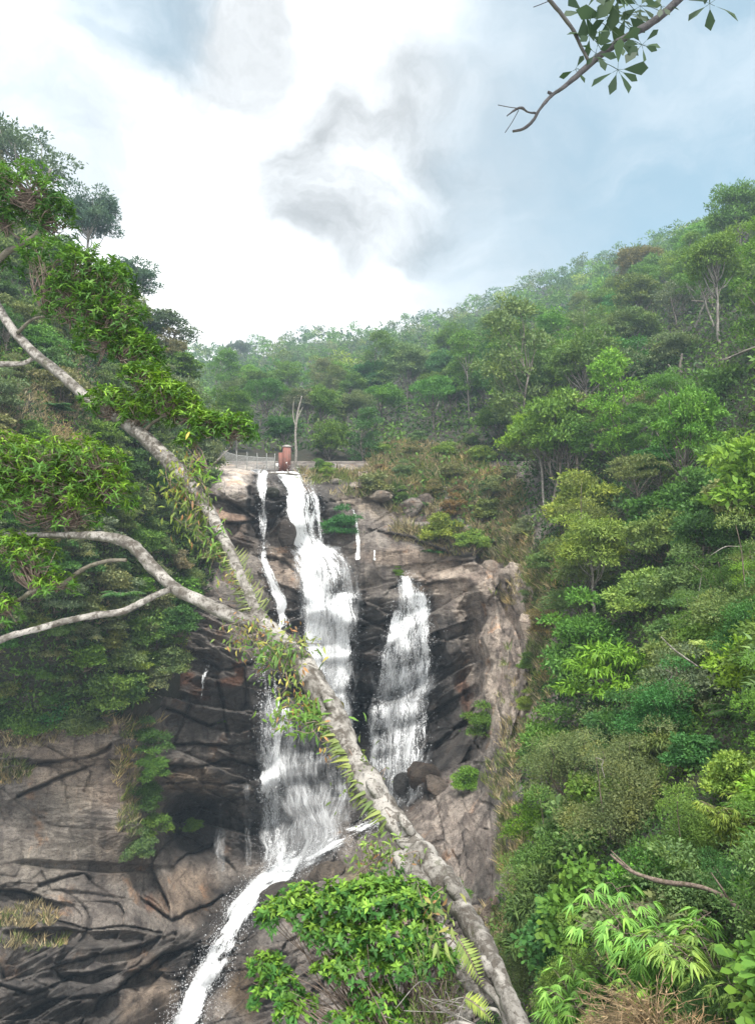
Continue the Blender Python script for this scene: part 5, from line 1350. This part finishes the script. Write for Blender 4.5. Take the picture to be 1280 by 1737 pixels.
def pinnate(px, py, d, ang, L, label, col):
    gg = np.random.default_rng(int(px)); n = 30; t = np.linspace(0, 1, 12)
    P0 = at(px, py, d); dirv = np.array([math.cos(ang), -.15, math.sin(ang)])
    pts_ = P0 + t[:, None] * dirv * L + np.stack([0 * t, 0 * t, -.35 * L * t ** 2], 1)
    lb, tb = Build(), Build(); tb.tube(pts_, np.linspace(.004, .0015, 12), 5)
    tl = np.repeat(np.linspace(.08, .98, n // 2), 2); P = np.stack([np.interp(tl, t, pts_[:, i]) for i in range(3)], 1)
    sd = np.cross(dirv, [0, -1, .3]); sd /= np.linalg.norm(sd)
    sg = np.where(np.arange(len(tl)) % 2, 1, -1)[:, None]
    wl = L * .3 * np.sin(PI * np.clip(tl * .8 + .18, 0, 1)) + .01
    lb.leaves(P, sd * sg + dirv * .5 + gg.normal(size=(len(tl), 3)) * .05, np.tile([0, -1, .4], (len(tl), 1)), wl, wl * .22, 'lance')
    o = empty('fern', Vector(P0), label, 'fern', 'ferns on the trunk foot')
    f = lb.make('fronds', M_LEAF, o); f.color = (*col, 1); tb.make('stalks', M_TWIG, o, True)
pinnate(775, 1590, 4.5, -.9, .24, "single feathery fern frond in the hollow of the trunk", (.15, .21, .07))
pinnate(785, 1690, 4.4, -.35, .19, "yellowish fern frond under the trunk foot among roots", (.17, .23, .06))

# ------------------------------------------------------------------ leafy shrub in front at the bottom
g = np.random.default_rng(51)
SH = empty('leafy_shrub', vec(690, 1860, 4.9), "bright green leathery leaved shrub with brown twigs at the foot of the leaning trunk", 'shrub')
tb = Build()
root = at(700, 1850, 4.9)
sc = [(470, 1690, 5.0, 44, 40, 60), (452, 1650, 5.05, 34, 36, 40), (500, 1720, 4.95, 40, 30, 44), (468, 1560, 5.2, 34, 34, 46), (510, 1545, 5.15, 46, 42, 90), (545, 1590, 5.05, 44, 34, 60), (580, 1535, 5.0, 50, 38, 90), (640, 1530, 4.95, 62, 38, 130), (695, 1535, 5.0, 50, 40, 90),
      (590, 1590, 4.95, 48, 36, 70), (660, 1590, 4.85, 60, 36, 100), (720, 1590, 4.85, 36, 30, 36), (615, 1640, 4.85, 56, 30, 80), (690, 1635, 4.8, 50, 30, 60), (745, 1640, 4.7, 40, 30, 44), (570, 1650, 4.9, 30, 24, 26), (640, 1700, 4.8, 50, 26, 50), (600, 1735, 4.8, 46, 24, 40), (690, 1740, 4.75, 40, 22, 24), (540, 1655, 5.0, 20, 16, 10)]
for (px, py, d, rx, ry, n) in sc:
    s = d / F; c = at(px, py, d); lb = Build()
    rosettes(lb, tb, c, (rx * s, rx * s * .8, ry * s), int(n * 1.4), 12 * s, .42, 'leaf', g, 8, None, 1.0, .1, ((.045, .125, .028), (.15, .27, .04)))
    for k in range(7):
        e = c + g.normal(size=3) * np.array([rx, rx, ry]) * s * .45
        j = root + (e - root) * .45 + np.array([0, 0, .05]) + g.normal(size=3) * .06
        tb.tube(catmull([root + g.normal(size=3) * .03, j, e], 10), np.linspace(.0085, .0018, 10), 5)
    o = lb.make('leaves', M_LEAFV, SH, tint=True)
for k in range(46):       # bare twigs filling the middle of the shrub
    px, py = g.uniform(480, 760), g.uniform(1600, 1737); e = at(px, py, g.uniform(4.75, 5.1))
    j = root + (e - root) * .5 + g.normal(size=3) * .05
    tb.tube(catmull([root, j, e], 8), np.linspace(.005, .0012, 8), 4)
tb.make('stems', M_TWIG, SH, True)
GS = empty('wispy_shrub', vec(760, 1830, 4.6), "wispy narrow leaved shrub between the leafy shrub and the trunk", 'shrub')
lb, tb = Build(), Build(); root = at(745, 1830, 4.7)
for k in range(70):
    e = at(g.uniform(690, 800), g.uniform(1600, 1737), g.uniform(4.6, 4.85)); j = root + (e - root) * .5 + g.normal(size=3) * .04
    Q = catmull([root, j, e], 10); tb.tube(Q, np.linspace(.004, .001, 10), 4)
    n = 16; i = g.integers(3, 10, n); lb.leaves(Q[i] + g.normal(size=(n, 3)) * .012, g.normal(size=(n, 3)) * .5 + [0, 0, .8], g.normal(size=(n, 3)), g.uniform(.03, .06, n), .009, 'lance')
o = lb.make('leaves', M_LEAF, GS); o.color = (.11, .16, .05, 1); tb.make('stems', M_TWIG, GS, True)

# ------------------------------------------------------------------ overhanging branch at the top right
M_SILHB = bark_mat("silhouette_bark", (.022, .022, .024), (.05, .048, .05), .1, 3.0)  # near-black bark paints in the branch's silhouette against the sky
OB = empty('overhanging_branch', vec(1230, -60, 3.3), "bare tipped branch with hand shaped leaves hanging in from the top right", 'branch')
b = Build()
limb(b, [(1900, -620, 3.6, 40), (1560, -330, 3.45, 32), (1260, -110, 3.3, 24), (1150, 0, 3.25, 21), (1105, 38, 3.22, 19), (1060, 64, 3.2, 17), (1020, 92, 3.2, 16), (985, 122, 3.2, 14), (955, 148, 3.18, 11), (935, 162, 3.17, 9), (915, 185, 3.16, 9), (903, 205, 3.15, 9), (888, 218, 3.15, 8), (869, 223, 3.15, 7)], 60, 10, .12, 61)
limb(b, [(936, 160, 3.17, 8), (931, 157, 3.17, 7), (928, 156, 3.17, 6)], 8, 7, .1, 62)
limb(b, [(908, 192, 3.16, 6), (895, 190, 3.15, 5), (884, 183, 3.14, 6), (872, 187, 3.13, 5), (859, 197, 3.12, 2.5)], 20, 7, .2, 63)
limb(b, [(884, 184, 3.14, 2.2), (865, 182, 3.13, 1.8), (844, 178, 3.12, 1.2)], 10, 5, 0, 64)
limb(b, [(879, 187, 3.14, 2), (868, 207, 3.13, 1.6), (856, 225, 3.12, 1)], 10, 5, 0, 65)
limb(b, [(1000, 108, 3.2, 9), (985, 80, 3.2, 9), (972, 52, 3.2, 10), (950, 22, 3.2, 10), (925, -8, 3.2, 10), (890, -60, 3.2, 9), (820, -170, 3.2, 6), (790, -260, 3.2, 2)], 26, 8, .12, 66)
limb(b, [(930, 2, 3.2, 2), (915, 8, 3.19, 1.6), (904, 12, 3.18, 1)], 8, 5, 0, 67)
b.make('branch', M_SILHB, OB, True)
hands = [(1047, 118, 46, 7, 3.1), (1088, 76, 40, 7, 3.15), (1203, 6, 46, 6, 3.2), (1000, 60, 36, 6, 3.2), (1030, 30, 46, 7, 3.25), (1062, 24, 46, 7, 3.3), (990, 20, 40, 6, 3.25), (1045, 70, 40, 6, 3.15), (1085, 10, 40, 6, 3.3), (1010, 90, 34, 5, 3.15), (1120, 10, 34, 5, 3.2), (975, 118, 26, 3, 3.2), (1050, -10, 46, 7, 3.2), (1010, -20, 44, 7, 3.2), (1205, -20, 30, 5, 3.2)]
g = np.random.default_rng(71)
Qo = catmull(pts([(1150, 0, 3.25, 21), (1060, 64, 3.2, 17), (985, 122, 3.2, 14)])[0], 20)
for px, py, L, n, d in hands:
    lb = Build(); c = at(px, py, d); s = d / F
    r0 = Qo[np.argmin(np.linalg.norm(Qo - c, axis=1))] if px < 1150 else at(1195, -40, 3.25)
    lb.tube(catmull([r0, (r0 + c) / 2 + [0, 0, .01], c], 7), .0016, 5)
    a = np.linspace(0, 2 * PI, n, endpoint=False) + g.uniform(0, 6) + g.normal(size=n) * .15
    Dv = np.stack([np.cos(a), g.normal(size=n) * .3 - .1, np.sin(a) - .35], 1); Dv /= np.linalg.norm(Dv, axis=1)[:, None]
    N = np.stack([g.normal(size=n) * .6, -np.ones(n), g.normal(size=n) * .8 + .3], 1)
    stalk = L * .22 * s
    for k in range(n): lb.tube([c, c + Dv[k] * stalk], .0011, 4)
    ln = L * s * g.uniform(.6, 1.15, n)
    lb.leaves(c + Dv * stalk, Dv, N, ln, ln * g.uniform(.38, .5, n), 'ovate')
    o = lb.make('leaves', M_LEAF, OB); o.color = (.028, .055, .03, 1)  # leaf green darkened too, the silhouette's shade is in the colour

# ------------------------------------------------------------------ dead wood, single trunks
from mathutils import Matrix
def dead(name, label, lists, mat, cat, group=None):
    a = np.array(lists[0][0]); o = empty(name, vec(*a[:3]), label, cat, group)
    for i, l in enumerate(lists):
        b = Build(); limb(b, l, 26, 8, .12, 80 + i); b.make('trunk' if i == 0 else 'branch', mat, o, True)
    return o
def trunk_of(key, lists, mat):
    """replace the plain trunk of a tree placed earlier by the trunk seen in the photo"""
    tr = next(o for o in COL.objects if o.get('label') == TRUNKS[key])
    M = Matrix.LocRotScale(tr.location, tr.rotation_euler, tr.scale).inverted()
    for ch in list(tr.children):
        if ch.name.startswith('trunk'): bpy.data.objects.remove(ch)
    for i, l in enumerate(lists):
        b = Build(); limb(b, l, 26, 8, .12, 80 + i); o = obj('trunk' if i == 0 else 'branch', b.mesh('trunk', mat, True), tr); o.matrix_parent_inverse = M
TRUNKS = {"pale curved trunk under the bright green layered tree": "bright green layered tree leaning on a pale curved trunk", "straight pale trunk under the grey green tree": "grey green tree with a straight pale trunk in the right hand wood",
          "stout brown forked trunk under the greyish tree": "greyish tree with a stout brown forked trunk", "dark forked trunk of the airy tree high on the right slope": "airy tree with a dark forked trunk high on the right slope"}
dead('dead_tree', "tall bare whitish trunk standing beside the brick pillar", [[(500, 800, 87, 7.5), (502, 770, 87, 6.5), (501, 735, 87, 5.5), (505, 700, 87, 5), (512, 672, 87, 2.5)], [(502, 725, 87, 4), (497, 705, 87, 3), (498, 680, 87, 1.5)], [(503, 715, 87, 3.5), (509, 700, 87, 2.5), (514, 690, 87, 1.5)]], M_PALE, 'tree')
dead('bare_tree', "bare white forked tree in the wood above the knoll", [[(858, 735, 100, 4), (857, 712, 100, 3.5), (862, 690, 100, 2.6), (868, 665, 100, 1.6), (876, 652, 100, 1)], [(857, 712, 100, 3), (848, 690, 100, 2), (842, 668, 100, 1)], [(862, 692, 100, 2), (856, 672, 100, 1.4), (858, 655, 100, .8)]], M_PALE, 'tree')
dead('bare_tree', "bare white tree left of the forked one", [[(832, 730, 104, 3.5), (832, 705, 104, 3), (826, 680, 104, 2), (820, 660, 104, 1)], [(832, 700, 104, 2), (838, 680, 104, 1.4), (840, 665, 104, .8)]], M_PALE, 'tree')
trunk_of("pale curved trunk under the bright green layered tree", [[(936, 912, 62, 7), (928, 880, 64, 6.5), (921, 845, 66, 6), (919, 800, 68, 6), (914, 775, 70, 5), (905, 750, 71, 3)], [(916, 780, 70, 3), (905, 768, 70, 3), (893, 750, 71, 2)]], M_PALE)
trunk_of("straight pale trunk under the grey green tree", [[(1084, 822, 58, 9), (1085, 795, 58, 9), (1086, 765, 58, 8.5), (1087, 735, 58, 7), (1090, 705, 58, 5)], [(1087, 740, 58, 4), (1075, 720, 58, 3), (1060, 705, 58, 2)], [(1087, 735, 58, 4), (1105, 715, 58, 4), (1118, 742, 57, 4), (1150, 744, 56, 5)]], M_PALE)
trunk_of("stout brown forked trunk under the greyish tree", [[(1155, 680, 72, 12), (1155, 655, 72, 12), (1153, 625, 72, 9), (1156, 600, 72, 5)], [(1153, 648, 72, 7), (1142, 632, 72, 6), (1132, 618, 72, 4)]], M_BARK)
trunk_of("dark forked trunk of the airy tree high on the right slope", [[(1207, 525, 95, 6), (1207, 500, 95, 6), (1213, 475, 95, 5), (1210, 455, 95, 3), (1190, 440, 95, 2)], [(1213, 476, 95, 4), (1222, 455, 95, 3), (1228, 435, 95, 1.5)], [(1208, 514, 95, 4), (1195, 512, 95, 4), (1172, 510, 95, 3)]], M_BARK)
dead('fallen_branch', "mossy horizontal limb at the right edge of the wood", [[(1195, 772, 44, 10), (1225, 767, 43, 10), (1255, 765, 42, 9), (1290, 762, 41, 9)], [(1200, 771, 44, 6), (1196, 755, 44, 5), (1185, 740, 44, 3)]], M_MOSSY, 'branch')
dead('fallen_branch', "long pale limb sloping up to the right edge", [[(1218, 612, 52, 4), (1240, 605, 51, 5), (1262, 596, 50, 6), (1300, 582, 49, 7)], [(1240, 605, 51, 3), (1225, 610, 51, 2), (1205, 602, 51, 1.5)]], M_BARK, 'branch')
dead('fallen_branch', "dead branch slanting through the lower right thicket", [[(1290, 1565, 9.5, 17), (1262, 1548, 9.8, 14), (1225, 1520, 10.2, 11), (1180, 1503, 10.6, 11), (1120, 1495, 11, 10), (1070, 1478, 11.4, 8), (1035, 1450, 11.8, 5)], [(1075, 1480, 11.4, 5), (1055, 1462, 11.5, 4), (1035, 1442, 11.6, 2)], [(1235, 1527, 10.1, 6), (1222, 1505, 10.1, 4), (1205, 1480, 10.2, 2)]], M_TWIG, 'branch')
for k, (l, lab) in enumerate((([(1125, 1160, 24, 2), (1137, 1150, 24, 3), (1138, 1142, 24, 2.5), (1128, 1136, 24, 1.5)], "short curved white twig beside the vivid green tree"),
                              ([(1182, 1130, 22, 4), (1160, 1115, 22, 4), (1140, 1100, 22, 3.5), (1120, 1080, 22, 2)], "slanting grey stem under the olive shrub"),
                              ([(1025, 1320, 17, 2), (1020, 1300, 17, 2.4), (1022, 1290, 17, 2), (1010, 1285, 17, 1)], "thin white twig in the big grey green shrub"),
                              ([(1192, 960, 29, 1.5), (1185, 1000, 29, 2), (1180, 1020, 29, 2), (1160, 1045, 29, 2), (1130, 1060, 29, 1)], "curving bare liana hanging before the dark hollow"),
                              ([(1280, 925, 30, 2.5), (1250, 927, 30, 2.5), (1228, 928, 30, 2), (1200, 945, 30, 1.2)], "pale bare twig reaching in at the right edge"))):
    dead('dead_twig', lab, [l], M_PALE, 'twig')

# ------------------------------------------------------------------ fence, pillar, rails at the head of the falls
m, t, out = material("red_brick")
p = t.new('ShaderNodeBsdfPrincipled'); p.inputs['Roughness'].default_value = .9
pos = t.new('ShaderNodeTexCoord').outputs['Object']
br = t.new('ShaderNodeTexBrick'); t.l.new(t.mapping(pos, (1, 1, 1)), br.inputs['Vector']); br.inputs['Scale'].default_value = 3.5
br.inputs['Color1'].default_value = (.24, .085, .06, 1); br.inputs['Color2'].default_value = (.17, .07, .055, 1); br.inputs['Mortar'].default_value = (.22, .17, .15, 1); br.inputs['Mortar Size'].default_value = .01
st = t.noise(pos, 2.0, 5, .6)[0]
t.l.new(t.mix(t.ramp(st, .45, .7, 0, .5), br.outputs[0], (.10, .07, .06, 1)), p.inputs['Base Color']); t.l.new(p.outputs[0], out.inputs[0]); M_BRICK = m
def flat_mat(name, col, rough=.6, metal=0.0):
    m, t, out = material(name); p = t.new('ShaderNodeBsdfPrincipled'); pos = t.new('ShaderNodeTexCoord').outputs['Object']
    n = t.noise(pos, 9, 5, .6)[0]
    t.l.new(t.mix(t.ramp(n, .35, .65), tuple(x * .7 for x in col) + (1,), tuple(min(1, x * 1.2) for x in col) + (1,)), p.inputs['Base Color'])
    p.inputs['Roughness'].default_value = rough; p.inputs['Metallic'].default_value = metal; t.l.new(p.outputs[0], out.inputs[0]); return m
M_STEEL, M_CONC, M_WHITE, M_WOOD = flat_mat("galvanised_steel", (.42, .43, .42), .5), flat_mat("concrete", (.33, .31, .28), .9), flat_mat("white_sign", (.75, .75, .72)), flat_mat("weathered_wood", (.17, .135, .10), .9)
s = 82 / F
c = at(482, 800, 82)
BP = empty('brick_pillar', Vector(c), "reddish brick pillar at the end of the wire fence", 'pillar')
b = Build(); b.box(c + [.35 * 0 + .28, 0, 20 * s + .1], (13 * s, 13 * s, 42 * s), rot=.25); b.make('pillar_shaft', M_BRICK, BP)
b = Build(); b.box(c + [-.45, .15, 15.5 * s], (8 * s, 10 * s, 34 * s), rot=.25); b.make('wing', M_BRICK, BP)
b = Build(); b.box(c + [.28, 0, 41.5 * s + .08], (14.5 * s, 14.5 * s, 2.2 * s), rot=.25); b.box(c + [.28, 0, 43 * s + .1], (9 * s, 9 * s, 2 * s), rot=.25); b.make('cap', M_CONC, BP)
b = Build(); b.box(c + [.34, -.52, 14 * s], (1.8 * s, .05, 2.4 * s)); b.make('notice', M_WHITE, BP)
sg = empty('sign', vec(470, 798, 81), "small white notice board hung on the fence beside the brick pillar", 'sign')
b = Build(); b.box(at(470, 789, 81), (4 * s, .06, 6 * s)); b.make('board', M_WHITE, sg); b = Build(); b.box(at(470, 793, 81.08), (.06, .06, 12 * s)); b.make('post', M_STEEL, sg)
FN = empty('wire_fence', vec(345, 790, 84), "grey wire mesh fence with cranked posts along the top of the falls", 'fence')
fx = [340, 352, 366, 383, 401, 419, 436, 452, 466]
fb = [(x, np.interp(x, [340, 401, 440, 470], [776, 795, 799, 800]), np.interp(x, [340, 400, 470], [86, 82, 82])) for x in fx]
for x, y, d in fb:
    P = at(x, y, d); b = Build(); b.tube([P + [0, 0, -.3], P + [0, 0, 1.75], P + [.02, -.28, 2.15]], [.045, .045, .035], 6); b.make('post', M_STEEL, FN)
b = Build()
for h in np.arange(.05, 1.8, .16):
    b.tube([at(x, y, d) + [0, 0, h] for x, y, d in fb], .016 if h < 1.6 else .03, 4)
Pf = np.array([at(x, y, d) for x, y, d in fb])
for tq in np.linspace(0, len(fb) - 1.001, 96):
    k = int(tq); q = Pf[k] * (1 - tq + k) + Pf[k + 1] * (tq - k); b.tube([q, q + [0, 0, 1.7]], .009, 3)
b.make('mesh', M_STEEL, FN)
RF = empty('wooden_rail', vec(616, 818, 80), "low weathered wooden railing at the edge of the knoll", 'railing')
for x, h in ((609, 16), (613, 13), (622, 15), (630, 12)):
    b = Build(); P = at(x, 816, 79); b.box(P + [0, 0, h * s * .5 - .2], (.16, .14, h * s + .4)); b.make('post', M_WOOD, RF)
b = Build(); b.tube([at(607, 803, 79), at(623, 799, 79)], .06, 5); b.tube([at(610, 810, 79), at(632, 807, 79)], .05, 5); b.make('rail', M_WOOD, RF)
LG = empty('drift_log', vec(440, 797, 78), "pale driftwood logs lodged at the lip of the falls", 'log')
b = Build(); limb(b, [(441, 803, 77, 3), (445, 795, 77, 4), (449, 788, 77, 3)], 10, 6, .2, 91); limb(b, [(455, 803, 77.5, 4), (480, 803, 77.5, 5), (505, 806, 77.5, 3)], 14, 6, .2, 92); limb(b, [(487, 796, 77.5, 3), (492, 803, 77.3, 4), (520, 806, 77.4, 2)], 10, 6, .2, 93); b.make('log', M_PALE, LG, True)

# ------------------------------------------------------------------ loose boulders
def boulder(px, py, wpx, hpx, label, col, rot=0.0, wetv=0.0, seed=1, dd=0.0):
    d = float(ground_d(px, py)) + dd; s = d / F
    me = bpy.data.meshes.new('boulder'); 
    nu, nv = 40, 24
    a = np.linspace(0, 2 * PI, nu, endpoint=False)[None]; e = np.linspace(-PI / 2, PI / 2, nv)[:, None]
    U = np.stack([np.cos(e) * np.cos(a), np.cos(e) * np.sin(a), np.sin(e) + 0 * a], -1)
    g = np.random.default_rng(seed); k = 12; ns = g.normal(size=(k, 3)); ns /= np.linalg.norm(ns, axis=1)[:, None]; hs = g.uniform(.72, 1, k)
    r = np.min(np.where((U @ ns.T) > .05, hs / np.maximum(U @ ns.T, .05), 9), -1); r = np.minimum(r, 1.15)
    r = r * (1 + .14 * (fbm(U * 2.2 + seed, 4, 7) - .5) * 2)
    V = (U * r[..., None] * np.array([wpx * .5, wpx * .45, hpx * .5]) * s).reshape(-1, 3)
    cr, sr = math.cos(rot), math.sin(rot); V = np.stack([V[:, 0] * cr - V[:, 2] * sr, V[:, 1], V[:, 0] * sr + V[:, 2] * cr], 1)
    ii = np.arange(nv - 1)[:, None] * nu; jj = np.arange(nu)[None]
    q = np.stack([ii + jj, ii + (jj + 1) % nu, ii + nu + (jj + 1) % nu, ii + nu + jj], -1).reshape(-1, 4)
    n = len(V); tone = .8 + .4 * fbm(V * 1.5 + seed, 3, 4)
    o = obj('boulder', mesh_np('boulder', V, q, M_ROCK, True, {'tint': np.array(col)[None] * tone[:, None], 'wet': np.full(n, wetv)}))
    o.location = vec(px, py, d); tag(o, label, 'boulder')
    return o
boulder(806, 1551, 34, 26, "rounded pale boulder right of the lower trunk", (.30, .26, .22), .25, 0, 1, -.6)
boulder(826, 1556, 22, 36, "upright pale boulder beside the rounded one", (.30, .25, .20), -.15, 0, 2, -.8)
boulder(818, 1590, 40, 24, "flat boulder below the upright one", (.24, .21, .18), .1, 0, 3, -.6)
boulder(718, 1318, 48, 56, "dark split boulder at the foot of the side fall", (.13, .105, .085), .1, .5, 4, -1.0)
boulder(685, 1335, 36, 40, "wet rounded boulder in the spray of the side fall", (.10, .095, .09), .3, .8, 5, -1.0)
boulder(742, 1336, 50, 30, "grey brown boulder leaning on the dark split one", (.15, .125, .105), -.5, .1, 26, -.6)
boulder(500, 885 + 16, 34, 44, "dark block of rock jutting beside the main fall", (.085, .07, .06), .05, .6, 7, -1.2) if False else None
boulder(485, 906, 30, 44, "dark block of rock splitting the falls below the lip", (.10, .08, .066), .05, .5, 7, -1.2)
boulder(463, 835, 22, 18, "mossy dark stone between the two upper falls", (.06, .065, .035), .4, .6, 8, -.6)
boulder(695, 1570, 50, 40, "pale rock showing between the shrub and the trunk", (.36, .31, .26), .2, 0, 9, -.8)
boulder(476, 1520, 70, 40, "smooth wet shoulder of rock beside the chute", (.16, .14, .125), .35, .45, 10, -.3)
boulder(556, 1488, 60, 40, "ribbed brown rock above the shoulder by the chute", (.18, .15, .12), .3, .25, 11, -.3)
boulder(700, 862, 44, 30, "grey outcrop under the rounded bush", (.22, .20, .18), .15, 0, 12, -.5)
boulder(722, 850, 30, 26, "dark outcrop at the top of the stony bank", (.12, .10, .085), -.1, 0, 13, -.5)
boulder(602, 826, 34, 16, "pale flat stone on the bank right of the main fall's lip", (.40, .36, .31), .1, 0, 14, -.3)
boulder(648, 842, 40, 18, "weathered stone below the wooden railing", (.34, .30, .25), -.1, 0, 15, -.3)
boulder(570, 818, 22, 12, "small grey stone nearest the lip of the main fall", (.30, .28, .25), .2, 0, 16, -.2)
boulder(868, 972, 40, 34, "broken pale block at the top of the fluted rock", (.42, .37, .32), .15, 0, 17, -.5)
boulder(836, 962, 34, 26, "pale block beside the broken one at the top of the fluted rock", (.40, .35, .30), -.2, 0, 18, -.5)
boulder(896, 1070, 30, 60, "upright pale rock rib half hidden by grass", (.42, .36, .31), .05, 0, 19, -.6)
# ------------------------------------------------------------------ damp air between the slopes
hb = Build(); hb.box((70, 290, 85), (1400, 700, 370))
m, t, out = material("haze")
pv = t.new('ShaderNodeVolumePrincipled'); pv.inputs['Color'].default_value = (.64, .83, 1, 1); pv.inputs['Density'].default_value = .00062
pv.inputs['Anisotropy'].default_value = .2
t.l.new(pv.outputs[0], out.inputs['Volume'])
hz = hb.make('haze', m); tag(hz, "pale humid haze filling the valley", kind='stuff')
